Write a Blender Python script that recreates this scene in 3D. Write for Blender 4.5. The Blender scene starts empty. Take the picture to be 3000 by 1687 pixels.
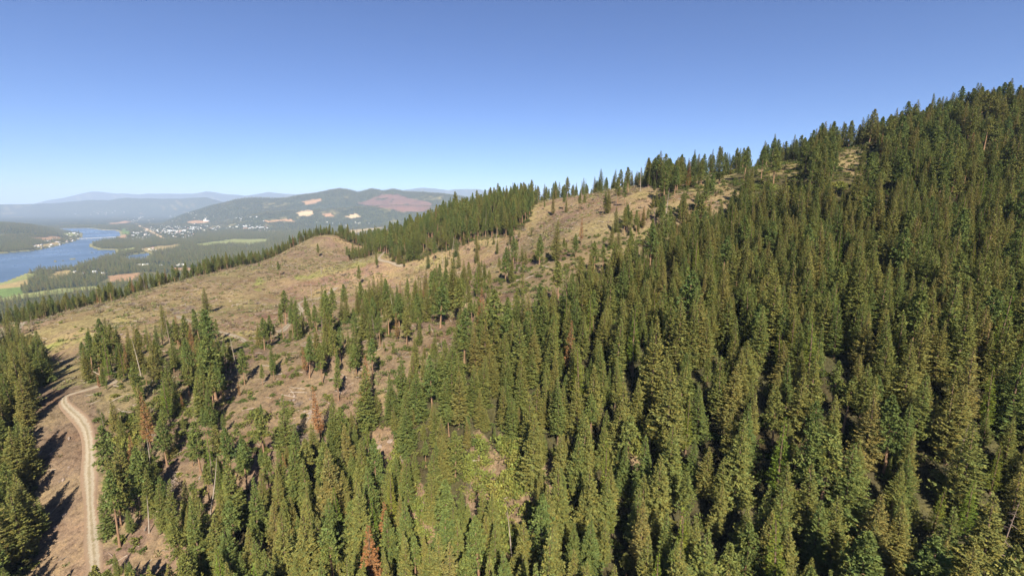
import bpy, math, random
import numpy as np
from mathutils import Vector

R = math.radians
SC = bpy.context.scene
COL = SC.collection
rng = np.random.default_rng(7)
random.seed(7)

# ------------------------------------------------------------------ camera
CZ = 350.0                      # metres above the river
FPX, CX, CY, PITCH = 1300.0, 1500.0, 843.5, R(10.6)
cam_d = bpy.data.cameras.new('camera')
cam_d.sensor_width = 36.0
cam_d.lens = 36.0 * FPX / 3000.0
cam_d.clip_start = 1.0
cam_d.clip_end = 150000.0
cam = bpy.data.objects.new('camera', cam_d)
COL.objects.link(cam)
cam.location = (0, 0, CZ)
cam.rotation_euler = (R(90) - PITCH, 0, 0)
SC.camera = cam

# ------------------------------------------------------------------ sky, sun, exposure
SUN_EL, SUN_AZ = R(39), R(170)     # azimuth clockwise from +Y: behind the camera, a little to its right
world = bpy.data.worlds.new('World')
SC.world = world
world.use_nodes = True
wn = world.node_tree
bg = wn.nodes['Background']
sky = wn.nodes.new('ShaderNodeTexSky')
sky.sky_type = 'NISHITA'
sky.sun_disc = False
sky.sun_elevation = SUN_EL
sky.sun_rotation = SUN_AZ
sky.altitude = 1300
sky.air_density = 0.9
sky.dust_density = 0.0
sky.ozone_density = 10.0
hsv = wn.nodes.new('ShaderNodeHueSaturation')
hsv.inputs['Saturation'].default_value = 0.98
hsv.inputs['Hue'].default_value = 0.506
wn.links.new(sky.outputs[0], hsv.inputs['Color'])
wn.links.new(hsv.outputs[0], bg.inputs[0])
bg.inputs[1].default_value = 0.057
HAZE_DENSITY = 4.2e-5

sun_d = bpy.data.lights.new('sun', 'SUN')
sun_d.energy = 5.0
sun_d.angle = R(0.53)
sun_d.color = (1.0, 0.93, 0.80)
sun = bpy.data.objects.new('sun', sun_d)
COL.objects.link(sun)
sv = Vector((math.sin(SUN_AZ) * math.cos(SUN_EL), math.cos(SUN_AZ) * math.cos(SUN_EL), math.sin(SUN_EL)))
sun.rotation_euler = sv.to_track_quat('Z', 'Y').to_euler()

SC.view_settings.view_transform = 'Standard'
SC.view_settings.look = 'None'
SC.view_settings.exposure = 1.25
SC.view_settings.gamma = 1.0
SC.cycles.max_bounces = 5
SC.cycles.diffuse_bounces = 4
SC.cycles.glossy_bounces = 2
SC.cycles.transmission_bounces = 2
SC.cycles.volume_bounces = 0
SC.cycles.use_denoising = True

# ------------------------------------------------------------------ pixel <-> place
cp, sp = math.cos(PITCH), math.sin(PITCH)

def ray(px, py):
    a = (np.asarray(px, float) - CX) / FPX
    b = -(np.asarray(py, float) - CY) / FPX
    return np.stack([a, cp + b * sp, -sp + b * cp], -1)

def at_depth(px, py, d):
    return np.array([0, 0, CZ]) + ray(px, py) * np.asarray(d, float)[..., None]

def project(P):
    x, y, z = P[..., 0], P[..., 1], P[..., 2] - CZ
    d = y * cp - z * sp
    u = y * sp + z * cp
    ds = np.where(d > 1, d, 1)
    return CX + FPX * x / ds, CY - FPX * u / ds, d

def in_poly(px, py, poly):
    px = np.asarray(px); py = np.asarray(py)
    res = np.zeros(px.shape, bool)
    n = len(poly)
    for i in range(n):
        x0, y0 = poly[i]; x1, y1 = poly[(i + 1) % n]
        if y0 == y1:
            continue
        c = ((py >= min(y0, y1)) & (py < max(y0, y1)))
        xi = x0 + (py - y0) * (x1 - x0) / (y1 - y0)
        res ^= c & (px < xi)
    return res

def hash2(ix, iy, seed):
    h = (ix.astype(np.int64) * 374761393 + iy.astype(np.int64) * 668265263 + seed * 144665) & 0x7fffffff
    h = ((h ^ (h >> 13)) * 1274126177) & 0x7fffffff
    return ((h ^ (h >> 16)) & 0xffff) / 65535.0

def vnoise(x, y, s, seed):
    x = x / s; y = y / s
    ix, iy = np.floor(x), np.floor(y)
    fx, fy = x - ix, y - iy
    fx = fx * fx * (3 - 2 * fx); fy = fy * fy * (3 - 2 * fy)
    a = hash2(ix, iy, seed); b = hash2(ix + 1, iy, seed)
    c = hash2(ix, iy + 1, seed); d = hash2(ix + 1, iy + 1, seed)
    return (a * (1 - fx) + b * fx) * (1 - fy) + (c * (1 - fx) + d * fx) * fy * 1.0

def fbm(x, y, s, seed, oct=4):
    r = 0; amp = 0.5; tot = 0
    for i in range(oct):
        r = r + amp * vnoise(x, y, s / 2 ** i, seed + i * 17); tot += amp; amp *= 0.5
    return r / tot - 0.5

def smooth(a, b, x):
    t = np.clip((x - a) / (b - a), 0, 1)
    return t * t * (3 - 2 * t)

# ------------------------------------------------------------------ height of the land
CTRL = [
 (942,690,650),(1023,729,630),(1092,747,600),(860,728,640),(773,766,620),(682,797,590),(569,822,545),(409,866,480),(273,902,430),(100,938,390),(0,958,370),
 (265,1460,140),(300,1687,116),(190,1190,165),(240,1080,215),(0,1250,165),(0,1687,118),(50,1080,260),
 (600,1687,116),(1000,1687,112),(1500,1687,105),(2000,1687,98),(2500,1687,90),(3000,1687,85),
 (600,1350,142),(850,1250,165),(600,1150,182),(1350,1450,130),(1300,1100,175),(1000,1000,212),(700,1000,250),
 (1300,900,240),(1600,900,200),(1600,1200,140),(2000,1200,125),(2000,900,175),(2000,700,260),(2400,1300,108),
 (2400,900,155),(2400,650,230),(2400,510,290),(2900,1300,98),(2900,900,140),(2900,650,205),(2900,490,265),
 (2900,378,310),(3000,325,335),(2700,398,330),(2500,430,345),(2300,480,360),(2150,505,390),(2000,527,430),
 (1830,550,480),(1800,750,230),(1800,620,310),(1650,600,440),(1500,700,390),(1570,592,500),(1400,690,440),
 (1400,632,490),(1250,720,470),(1200,690,540),(1110,750,560),(1130,720,700),
 (200,960,300),(700,900,370),(800,800,480),(500,830,480),(300,890,400),(100,940,370),
 (-200,1000,330),(1000,800,450),(1150,850,360),
 (1250,780,430),(1300,850,320),(560,940,300),(420,980,265),
 (3400,900,140),(3400,500,260),(3400,1500,90),(-350,1300,165),(-300,1687,120),
]
pts = [tuple(at_depth(a, b, c)) for a, b, c in CTRL]

def polar(az, r, z):
    return (r * math.sin(R(az)), r * math.cos(R(az)), CZ + z)

for az, rz in {
    -62: [(600,-160),(1000,-290),(1500,-346)], -54: [(600,-140),(850,-210),(1200,-310),(1700,-347)],
    -49: [(680,-150),(850,-200),(1200,-305),(1600,-346),(2300,-348)], -42: [(700,-150),(950,-215),(1300,-312),(1700,-347),(2300,-348)],
    -35: [(800,-140),(1100,-220),(1450,-310),(1900,-347)], -25: [(780,-62),(900,-110),(1300,-215),(1700,-300),(2100,-342)],
    -20: [(950,-100),(1400,-170),(2200,-335)], -15: [(800,-75),(1050,-98),(1500,-122),(2000,-220),(2600,-342)],
    -9: [(800,-50),(1300,-150),(2300,-330)], 0: [(700,-25),(1200,-140),(2300,-330)],
    12: [(640,0),(1100,-100),(2300,-320)], 24: [(580,20),(1100,-60),(2300,-310)],
    36: [(560,32),(1100,-40),(2300,-300)], 48: [(560,45),(1100,-40),(2300,-300)], 60: [(500,60),(1100,-40),(2300,-300)],
}.items():
    for r_, z_ in rz:
        pts.append(polar(az, r_, z_))
pts += [(0, -40, CZ - 80), (-150, -40, CZ - 100), (150, -40, CZ - 62), (0, 30, CZ - 82), (120, 30, CZ - 65), (-120, 30, CZ - 98)]
PT = np.array(pts)
MQ = 36.0

def kern(d2):
    return -np.sqrt(d2 + MQ * MQ)

n_ = len(PT)
D2 = ((PT[:, None, :2] - PT[None, :, :2]) ** 2).sum(-1)
A_ = np.zeros((n_ + 3, n_ + 3))
A_[:n_, :n_] = kern(D2) + np.eye(n_) * 1.5
A_[:n_, n_] = 1; A_[:n_, n_ + 1:] = PT[:, :2] / 1000.0
A_[n_:, :n_] = A_[:n_, n_:].T
W_ = np.linalg.solve(A_, np.concatenate([PT[:, 2] - CZ, np.zeros(3)]))

# far ridges: distance, half width, crest as picture heights of the skyline
RIDGES = [
 (25000, 3000, [(-900,585),(0,583),(60,580),(100,580),(155,571),(230,566),(280,559),(315,558),(380,565),(430,568),(520,566),(600,568),(640,560),(700,568),
   (750,572),(815,563),(890,569),(1000,566),(1150,560),(1200,555),(1250,548),(1320,556),(1340,552),(1400,553),(1450,560),(1520,566),(1800,575),(3600,580)]),
 (15500, 1700, [(-900,604),(0,600),(100,598),(200,595),(300,585),(360,586),(413,577),(460,581),(560,582),(640,577),(680,590),(720,602),(900,640),(3600,640)]),
 (9000, 1500, [(-900,690),(480,660),(560,628),(611,611),(650,599),(716,584),(772,578),(849,581),(938,565),(1017,552),(1064,563),(1104,552),(1133,560),
   (1166,555),(1193,561),(1250,562),(1296,567),(1345,574),(1395,583),(1600,600),(3600,640)]),
 (7300, 700, [(-900,690),(640,670),(720,640),(800,622),(900,618),(1000,612),(1080,606),(1160,600),(1250,604),(1330,612),(1420,622),(1600,640),(3600,690)]),
 (5300, 1500, [(-900,646),(-300,648),(0,654),(70,657),(130,664),(180,676),(230,692),(3600,720)]),
]

def height(x, y, detail=True):
    x = np.asarray(x, float); y = np.asarray(y, float)
    shp = x.shape
    xf, yf = x.ravel(), y.ravel()
    r = np.hypot(xf, yf)
    out = np.full(r.shape, -347.0)
    near = r < 3000
    xn, yn = xf[near], yf[near]
    hn = np.empty(len(xn))
    for s in range(0, len(xn), 40000):
        xs, ys = xn[s:s + 40000], yn[s:s + 40000]
        d2 = (xs[:, None] - PT[None, :, 0]) ** 2 + (ys[:, None] - PT[None, :, 1]) ** 2
        hn[s:s + 40000] = kern(d2) @ W_[:n_] + W_[n_] + W_[n_ + 1] * xs / 1000 + W_[n_ + 2] * ys / 1000
    if detail:
        k = 1 - smooth(700, 1500, r[near])
        hn = hn + fbm(xn, yn, 38, 3, 4) * 5.0 * k * (0.35 + 0.65 * smooth(60, 200, r[near])) + fbm(xn, yn, 130, 5, 3) * 22.0 * smooth(950, 1250, r[near]) * (1 - smooth(1500, 2100, r[near]))
    hn = np.maximum(hn, -347.0)
    w = smooth(1900, 2700, r[near])
    out[near] = hn * (1 - w) + -347.0 * w
    far = r > 2200
    xq, yq, rq = xf[far], yf[far], r[far]
    az = np.arctan2(xq, yq)
    base = out[far] + np.clip(fbm(xq, yq, 900, 11, 4), -0.05, 1) * 26 * smooth(2600, 4200, rq)
    # picture column of each azimuth at the horizon line
    pxh = CX + FPX * np.tan(np.clip(az, -1.2, 1.2)) / (cp + sp * math.tan(PITCH))
    for D, Wd, line in RIDGES:
        lx = np.array([p[0] for p in line], float); ly = np.array([p[1] for p in line], float)
        wob = 1 + 0.16 * fbm(xq, yq, 2500, int(D) % 97, 2)
        Dd = D * (1 + 0.10 * fbm(az * 3000, az * 0, 700, int(D) % 89, 3))
        rs = Dd / np.maximum(np.cos(az), 0.3)
        py = np.interp(pxh, lx, ly)
        b = -(py - CY) / FPX
        tan_e = (-sp + b * cp) / (cp + b * sp)
        crest = tan_e * Dd
        prof = np.exp(-((rq - rs) / (Wd * wob)) ** 2)
        rough = 1 + 0.55 * fbm(xq, yq, Wd * 0.7, int(D) % 83, 5) * (1 - prof) * 2 + 0.10 * fbm(xq, yq, Wd * 0.22, int(D) % 79, 4) - 0.02
        h = -347 + (crest + 347) * np.clip(prof * rough, 0, 1.0)
        base = np.maximum(base, np.where(crest > -345, h, -347))
    out[far] = base
    return (out + CZ).reshape(shp)

# ------------------------------------------------------------------ land cover shapes (outlines read off the photograph, standing on the land)
def r1(*uv): return [(u / 3.435, 500 + v / 3.435) for u, v in uv]
def r2(*uv): return [(650 + u / 3.02, 500 + v / 3.02) for u, v in uv]
def r5(*uv): return [(u / 3.02, 850 + v / 3.02) for u, v in uv]

RIVER = r1((-900,860),(0,825),(300,800),(500,765),(680,720),(800,690),(850,650),(840,625),(760,615),(640,600),(590,570),(580,545),(620,530),(700,538),(740,545),
           (800,532),(860,515),(890,495),(870,486),(780,490),(715,490),(740,480),(870,474),(905,488),(880,520),(850,545),(920,580),(1000,592),(1150,598),(1200,615),(1190,650),(1170,680),
           (1000,705),(910,730),(900,760),(990,790),(1170,790),(1160,830),(1100,850),(1000,880),(860,918),(700,968),(580,985),(560,992),(400,985),(310,1010),
           (100,1090),(0,1125),(-900,1380))
POND = r1((1220,868),(1330,838),(1490,815),(1480,890),(1320,892))
ISLES = [r1((535,905),(560,897),(590,900),(570,914)), r1((610,898),(650,895),(665,900),(620,904)), r1((700,886),(740,877),(770,882),(720,890)),
         r1((920,818),(950,812),(960,820),(930,825))]
STRAW, GREEN, PALE, TAN, BARE, RED = (0.30,0.235,0.11), (0.13,0.19,0.055), (0.22,0.235,0.09), (0.34,0.21,0.12), (0.50,0.37,0.23), (0.155,0.092,0.07)
FIELDS = [
 (GREEN, r1((-300,1230),(0,1190),(230,1170),(220,1240),(0,1285),(-300,1330))), (PALE, r1((80,1095),(310,1030),(370,1040),(300,1090),(0,1155),(-300,1220),(-300,1180),(0,1130))),
 (STRAW, r1((-300,1220),(0,1155),(300,1085),(310,1130),(230,1165),(0,1190),(-300,1230))), (PALE, r1((-300,1340),(0,1285),(250,1235),(600,1190),(980,1165),(1000,1190),(450,1255),(0,1320),(-300,1380))),
 (STRAW, r1((470,1085),(560,1020),(720,1000),(700,1040),(560,1080))), (TAN, r1((1100,1060),(1180,1045),(1430,1028),(1380,1075),(1280,1112),(1100,1112))),
 (TAN, r1((1690,980),(2020,968),(2040,1000),(1780,1012))), (PALE, r1((1920,742),(2130,715),(2370,690),(2576,685),(2576,725),(2360,732),(2050,757))),
 (TAN, r1((1100,530),(1290,505),(1310,520),(1110,548))), (TAN, r1((1890,508),(2100,498),(2110,520),(1890,532))), (TAN, r1((1200,635),(1280,655),(1290,688),(1190,688))),
 (GREEN, r1((1238,550),(1268,550),(1288,640),(1245,640))), (STRAW, r1((1400,782),(1800,738),(1830,755),(1650,800),(1450,818))),
 (PALE, r1((710,898),(900,888),(1050,880),(860,922),(720,922))), (PALE, r1((1180,800),(1350,765),(1370,800),(1190,815))),
 (TAN, r1((290,660),(350,672),(610,662),(640,690),(480,698),(350,690))), (PALE, r1((620,630),(760,622),(790,648),(700,664))), (STRAW, r1((290,755),(450,735),(560,718),(600,732),(400,775))),
 (BARE, r1((1370,530),(1400,550),(1540,610),(1660,680),(1640,690),(1500,615),(1380,550))),
 (TAN, r1((2010,940),(2040,930),(2050,975),(2020,975))), (BARE, r1((960,590),(1160,592),(1205,610),(1200,618),(1150,602),(960,598))),
 (PALE, r2((0,612),(110,605),(410,600),(400,640),(100,652))), (GREEN, r2((1080,560),(1180,548),(1170,585),(1085,592))), (STRAW, r2((1000,545),(1200,518),(1440,498),(1390,525),(1180,560),(1010,560))),
 (TAN, r2((720,275),(780,255),(890,250),(870,280),(740,300))), (BARE, r2((665,372),(760,343),(812,358),(790,402),(690,402))),
 (TAN, r2((900,380),(970,376),(978,408),(900,406))), (BARE, r2((1085,414),(1180,378),(1242,408),(1170,420))),
 (RED, r2((1190,290),(1280,265),(1420,215),(1560,205),(1640,240),(1820,275),(1880,310),(1790,360),(1600,372),(1480,335),(1300,312))),
 (TAN, r2((380,440),(620,430),(640,445),(400,455))),
]
CLEAR = [(-300, 1000), (0, 945), (100, 925), (273, 888), (409, 852), (569, 808), (682, 783), (773, 752), (860, 714), (942, 670), (1023, 712), (1080, 735), (1120, 745), (1170, 778), (1260, 750), (1390, 708), (1490, 694), (1550, 650), (1570, 585), (1640, 575), (1720, 555), (1830, 525), (1950, 555), (1900, 628), (1800, 673), (1700, 688), (1620, 718), (1540, 743), (1450, 805), (1330, 845), (1250, 875), (1150, 895), (1040, 905), (980, 935), (900, 943), (830, 988), (700, 983), (560, 988), (420, 1023), (255, 1060), (230, 1130), (150, 1145), (130, 1070), (60, 1010), (-300, 1060)]
ROADWAY = [(100,1140),(230,1120),(270,1180),(290,1300),(300,1450),(305,1687),(310,1900),(40,1900),(80,1687),(130,1560),(70,1500),(105,1420),(70,1330),(105,1200)]
SPARSE = [(255, 1060), (420, 1023), (560, 988), (700, 983), (830, 988), (900, 943), (980, 935), (1040, 905), (1150, 895), (1250, 875), (1330, 845), (1450, 805), (1540, 743), (1620, 718), (1700, 688), (1800, 673), (1900, 628), (2000, 560), (2120, 545), (2190, 565), (2130, 640), (2000, 720), (1850, 810), (1480, 965), (1250, 1120), (1050, 1260), (870, 1390), (650, 1560), (530, 1747), (420, 1900), (300, 1900), (300, 1450), (280, 1200), (225, 1130)]
GAPS = [(880,1230,75,125),(520,1430,60,60),(430,1620,70,60),(360,1230,40,40),(1125,1370,52,100),(1400,1420,34,125),(1230,1540,28,100),(1495,1480,58,185),(1600,1450,22,90),
        (2510,455,55,45),(2290,478,80,30),(2060,520,60,22),(1860,1310,32,60),(2370,1500,44,60),(700,1010,60,50),(1010,1135,40,30),(1240,690,1,1),(1560,930,20,30),(2480,1380,30,40)]
GRASSY = [r2((660,950),(830,900),(1000,850),(1310,800),(1300,840),(1050,890),(800,960),(680,975)), r2((300,1050),(340,930),(390,960),(370,1060)),
          r5((350,520),(600,440),(900,380),(920,410),(700,470),(380,560)), r5((520,690),(640,650),(640,690),(560,720)), r5((330,360),(420,340),(430,380),(350,390))]

# ------------------------------------------------------------------ helpers for objects
def tag(o, label=None, cat=None, group=None, kind=None):
    if label: o['label'] = label
    if cat: o['category'] = cat
    if group: o['group'] = group
    if kind: o['kind'] = kind
    return o

def mesh_np(name, V, F, mats=(), mi=None, col=None, smooth_=False, colname='tint'):
    """V (n,3), F list of arrays of polygons of equal size (m,k)"""
    me = bpy.data.meshes.new(name)
    V = np.asarray(V, np.float32)
    me.vertices.add(len(V)); me.vertices.foreach_set('co', V.ravel())
    if not isinstance(F, list): F = [F]
    F = [np.asarray(f, np.int32) for f in F if len(f)]
    loops = np.concatenate([f.ravel() for f in F])
    sizes = np.concatenate([np.full(len(f), f.shape[1], np.int32) for f in F])
    starts = np.concatenate([[0], np.cumsum(sizes)[:-1]]).astype(np.int32)
    me.loops.add(len(loops)); me.loops.foreach_set('vertex_index', loops)
    me.polygons.add(len(sizes)); me.polygons.foreach_set('loop_start', starts); me.polygons.foreach_set('loop_total', sizes)
    for m in mats: me.materials.append(m)
    if mi is not None: me.polygons.foreach_set('material_index', np.asarray(mi, np.int32))
    me.polygons.foreach_set('use_smooth', np.full(len(sizes), smooth_, bool))
    if col is not None:
        a = me.attributes.new(colname, 'FLOAT_COLOR', 'POINT')
        c = np.ones((len(V), 4), np.float32); c[:, :3] = col
        a.data.foreach_set('color', c.ravel())
    me.update(calc_edges=True); me.validate()
    return me

def add(name, me, parent=None, loc=None):
    o = bpy.data.objects.new(name, me)
    COL.objects.link(o)
    if parent is not None: o.parent = parent
    if loc is not None: o.location = loc
    return o

def empty(name, loc, rz=0, s=1.0):
    o = bpy.data.objects.new(name, None)
    o.empty_display_size = 0.5
    COL.objects.link(o)
    o.location = loc; o.rotation_euler = (0, 0, rz); o.scale = (s, s, s) if np.isscalar(s) else s
    return o

# ------------------------------------------------------------------ materials
class NT:
    def __init__(s, name):
        s.m = bpy.data.materials.new(name); s.m.use_nodes = True
        s.t = s.m.node_tree; s.t.nodes.clear()
        s.out = s.t.nodes.new('ShaderNodeOutputMaterial')
    def n(s, typ, **kw):
        nd = s.t.nodes.new(typ)
        for k, v in kw.items():
            if k.startswith('i_'):
                key = k[2:]
                key = int(key) if key.isdigit() else key
                nd.inputs[key].default_value = v
            else: setattr(nd, k, v)
        return nd
    def l(s, a, b): s.t.links.new(a, b)
    def noise(s, scale, detail=4, rough=0.6, vec=None, dim='3D'):
        nd = s.n('ShaderNodeTexNoise'); nd.inputs['Scale'].default_value = scale
        nd.inputs['Detail'].default_value = detail; nd.inputs['Roughness'].default_value = rough
        if vec is not None: s.l(vec, nd.inputs['Vector'])
        return nd.outputs['Fac']
    def ramp(s, fac, stops):
        nd = s.n('ShaderNodeValToRGB'); e = nd.color_ramp.elements
        while len(e) < len(stops): e.new(0.5)
        for el, (p, c) in zip(e, stops):
            el.position = p; el.color = (*c, 1) if len(c) == 3 else c
        s.l(fac, nd.inputs[0]); return nd.outputs[0]
    def mix(s, fac, a, b, mode='MIX'):
        nd = s.n('ShaderNodeMix', data_type='RGBA', blend_type=mode)
        for v, k in ((fac, 0), (a, 6), (b, 7)):
            if hasattr(v, 'is_output'): s.l(v, nd.inputs[k])
            else: nd.inputs[k].default_value = v if k == 0 else (*v, 1)
        return nd.outputs[2]

def mat_ground():
    t = NT('ground')
    pos = t.n('ShaderNodeNewGeometry').outputs['Position']
    cov = t.n('ShaderNodeAttribute', attribute_name='cover').outputs['Color']
    n1 = t.noise(0.045, 5, 0.65, pos); n2 = t.noise(0.55, 4, 0.7, pos); n3 = t.noise(2.6, 3, 0.7, pos); n4 = t.noise(0.004, 4, 0.6, pos)
    c = t.mix(1.0, cov, t.ramp(n1, [(0.3, (0.72, 0.62, 0.60)), (0.5, (1.0, 1.0, 1.0)), (0.68, (1.22, 1.25, 1.05))]), 'MULTIPLY')
    c = t.mix(1.0, c, t.ramp(n2, [(0.32, (0.55, 0.52, 0.50)), (0.5, (1.0, 1.0, 1.0)), (0.66, (1.30, 1.24, 1.12))]), 'MULTIPLY')
    c = t.mix(1.0, c, t.ramp(n3, [(0.30, (0.62, 0.60, 0.58)), (0.5, (1.0, 1.0, 1.0)), (0.72, (1.35, 1.32, 1.25))]), 'MULTIPLY')
    c = t.mix(1.0, c, t.ramp(n4, [(0.35, (0.80, 0.84, 0.84)), (0.65, (1.18, 1.12, 1.1))]), 'MULTIPLY')
    fa0 = t.n('ShaderNodeAttribute', attribute_name='far').outputs['Fac']
    n5 = t.noise(0.016, 5, 0.7, pos)
    c = t.mix(fa0, c, t.mix(1.0, c, t.ramp(n5, [(0.34, (0.55, 0.60, 0.62)), (0.5, (1.0, 1.0, 1.0)), (0.62, (1.5, 1.4, 1.2)), (0.70, (2.6, 2.2, 1.7))]), 'MULTIPLY'))
    b = t.n('ShaderNodeBsdfDiffuse'); t.l(c, b.inputs['Color'])
    bp = t.n('ShaderNodeBump'); bp.inputs['Strength'].default_value = 0.7; bp.inputs['Distance'].default_value = 0.35
    ad = t.n('ShaderNodeMath', operation='ADD'); t.l(n2, ad.inputs[0]); t.l(n3, ad.inputs[1]); t.l(ad.outputs[0], bp.inputs['Height'])
    bp2 = t.n('ShaderNodeBump'); bp2.inputs['Strength'].default_value = 0.5; bp2.inputs['Distance'].default_value = 25.0
    nb = t.noise(0.02, 4, 0.65, pos); t.l(nb, bp2.inputs['Height'])
    # tree-canopy relief on the forested far land only (alpha-like mask kept in the 'far' attribute)
    fa = t.n('ShaderNodeAttribute', attribute_name='far').outputs['Fac']
    mb = t.n('ShaderNodeMath', operation='MULTIPLY', i_1=0.8); t.l(fa, mb.inputs[0]); t.l(mb.outputs[0], bp2.inputs['Strength'])
    t.l(bp2.outputs[0], bp.inputs['Normal'])
    t.l(bp.outputs[0], b.inputs['Normal'])
    t.l(b.outputs[0], t.out.inputs[0]); return t.m

def mat_plain(name, col, var=0.25, scale=1.5, rough=0.9, obj=False):
    t = NT(name)
    v = t.n('ShaderNodeTexCoord').outputs['Object']
    f = t.noise(scale, 4, 0.65, v)
    lo = tuple(x * (1 - var) for x in col); hi = tuple(min(1, x * (1 + var)) for x in col)
    c = t.ramp(f, [(0.3, lo), (0.7, hi)])
    if obj:
        rnd = t.n('ShaderNodeObjectInfo').outputs['Random']
        c = t.mix(1.0, c, t.ramp(rnd, [(0, (0.7, 0.7, 0.72)), (1, (1.2, 1.18, 1.12))]), 'MULTIPLY')
    b = t.n('ShaderNodeBsdfPrincipled'); t.l(c, b.inputs['Base Color']); b.inputs['Roughness'].default_value = rough
    b.inputs['Specular IOR Level'].default_value = 0.15
    t.l(b.outputs[0], t.out.inputs[0]); return t.m

def mat_foliage(name, stops, trans=0.22, tintvar=0.35):
    t = NT(name)
    hue = t.n('ShaderNodeAttribute', attribute_name='hue', attribute_type='INSTANCER').outputs['Fac']
    c = t.ramp(hue, stops)
    tint = t.n('ShaderNodeAttribute', attribute_name='tint').outputs['Color']
    c = t.mix(1.0, c, tint, 'MULTIPLY')
    d = t.n('ShaderNodeBsdfDiffuse'); t.l(c, d.inputs[0])
    tr = t.n('ShaderNodeBsdfTranslucent'); t.l(c, tr.inputs[0])
    mx = t.n('ShaderNodeMixShader'); mx.inputs[0].default_value = trans
    t.l(d.outputs[0], mx.inputs[1]); t.l(tr.outputs[0], mx.inputs[2])
    t.l(mx.outputs[0], t.out.inputs[0]); return t.m

def mat_bark(name, a, b):
    t = NT(name)
    tc = t.n('ShaderNodeTexCoord').outputs['Object']
    mp = t.n('ShaderNodeMapping'); mp.inputs['Scale'].default_value = (5, 5, 0.8); t.l(tc, mp.inputs[0])
    f = t.noise(1.2, 4, 0.7, mp.outputs[0])
    c = t.ramp(f, [(0.3, a), (0.7, b)])
    d = t.n('ShaderNodeBsdfDiffuse'); t.l(c, d.inputs[0])
    t.l(d.outputs[0], t.out.inputs[0]); return t.m

def mat_water():
    t = NT('water')
    pos = t.n('ShaderNodeNewGeometry').outputs['Position']
    f1 = t.noise(0.0016, 4, 0.6, pos); f2 = t.noise(0.05, 3, 0.6, pos)
    b = t.n('ShaderNodeBsdfPrincipled')
    b.inputs['Base Color'].default_value = (0.050, 0.084, 0.125, 1)
    rr = t.n('ShaderNodeMapRange'); rr.inputs[1].default_value = 0.35; rr.inputs[2].default_value = 0.65; rr.inputs[3].default_value = 0.22; rr.inputs[4].default_value = 0.38
    t.l(f1, rr.inputs[0]); t.l(rr.outputs[0], b.inputs['Roughness'])
    b.inputs['IOR'].default_value = 1.33
    bp = t.n('ShaderNodeBump'); bp.inputs['Strength'].default_value = 0.25; bp.inputs['Distance'].default_value = 1.0
    t.l(f2, bp.inputs['Height']); t.l(bp.outputs[0], b.inputs['Normal'])
    t.l(b.outputs[0], t.out.inputs[0]); return t.m

def mat_road():
    t = NT('dirt_track')
    pos = t.n('ShaderNodeNewGeometry').outputs['Position']
    uv = t.n('ShaderNodeAttribute', attribute_name='across').outputs['Fac']   # -1..1 across the track
    n = t.noise(0.9, 4, 0.7, pos); nf = t.noise(4.0, 3, 0.7, pos)
    ab = t.n('ShaderNodeMath', operation='ABSOLUTE'); t.l(uv, ab.inputs[0])
    w = t.n('ShaderNodeMath', operation='MULTIPLY_ADD', i_1=0.9, i_2=-0.42); t.l(n, w.inputs[0])
    s = t.n('ShaderNodeMath', operation='ADD'); t.l(ab.outputs[0], s.inputs[0]); t.l(w.outputs[0], s.inputs[1])
    c = t.ramp(s.outputs[0], [(0.0, (0.19, 0.155, 0.10)), (0.13, (0.23, 0.19, 0.13)), (0.30, (0.285, 0.245, 0.185)), (0.50, (0.26, 0.218, 0.160)), (0.66, (0.215, 0.155, 0.105)), (1.0, (0.190, 0.132, 0.092))])
    c = t.mix(1.0, c, t.ramp(nf, [(0.3, (0.78, 0.76, 0.74)), (0.7, (1.15, 1.14, 1.12))]), 'MULTIPLY')
    b = t.n('ShaderNodeBsdfDiffuse'); t.l(c, b.inputs[0])
    bp = t.n('ShaderNodeBump'); bp.inputs['Strength'].default_value = 0.5; bp.inputs['Distance'].default_value = 0.2
    t.l(nf, bp.inputs['Height']); t.l(bp.outputs[0], b.inputs['Normal'])
    t.l(b.outputs[0], t.out.inputs[0]); return t.m

M_GROUND = mat_ground(); M_WATER = mat_water(); M_ROAD = mat_road()
M_FIR = mat_foliage('fir_needles', [(0.0, (0.098, 0.122, 0.035)), (0.25, (0.122, 0.134, 0.037)), (0.55, (0.143, 0.141, 0.040)), (0.85, (0.156, 0.145, 0.042)), (1.0, (0.168, 0.142, 0.046))], 0.2)
M_PINE = mat_foliage('pine_needles', [(0.0, (0.098, 0.126, 0.037)), (0.4, (0.120, 0.138, 0.038)), (0.75, (0.140, 0.145, 0.040)), (1.0, (0.156, 0.147, 0.044))], 0.2)
M_LARCH = mat_foliage('larch_needles', [(0.0, (0.102, 0.142, 0.024)), (0.6, (0.126, 0.150, 0.026)), (1.0, (0.150, 0.148, 0.030))], 0.25)
M_RUST = mat_foliage('rusty_needles', [(0.0, (0.22, 0.105, 0.045)), (0.5, (0.19, 0.115, 0.045)), (1.0, (0.26, 0.125, 0.060))])
M_SHRUB = mat_foliage('shrub_leaves', [(0.0, (0.18, 0.18, 0.042)), (0.4, (0.140, 0.165, 0.040)), (0.75, (0.205, 0.185, 0.048)), (1.0, (0.12, 0.135, 0.036))], 0.2)
M_DECID = mat_foliage('broad_leaves', [(0.0, (0.035, 0.060, 0.022)), (0.5, (0.050, 0.072, 0.026)), (1.0, (0.060, 0.078, 0.026))])
M_BARK = mat_bark('bark', (0.075, 0.05, 0.035), (0.20, 0.13, 0.085))
M_PBARK = mat_bark('pine_bark', (0.13, 0.075, 0.045), (0.32, 0.20, 0.12))
M_DEAD = mat_bark('bleached_wood', (0.17, 0.135, 0.105), (0.38, 0.32, 0.255))
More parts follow.
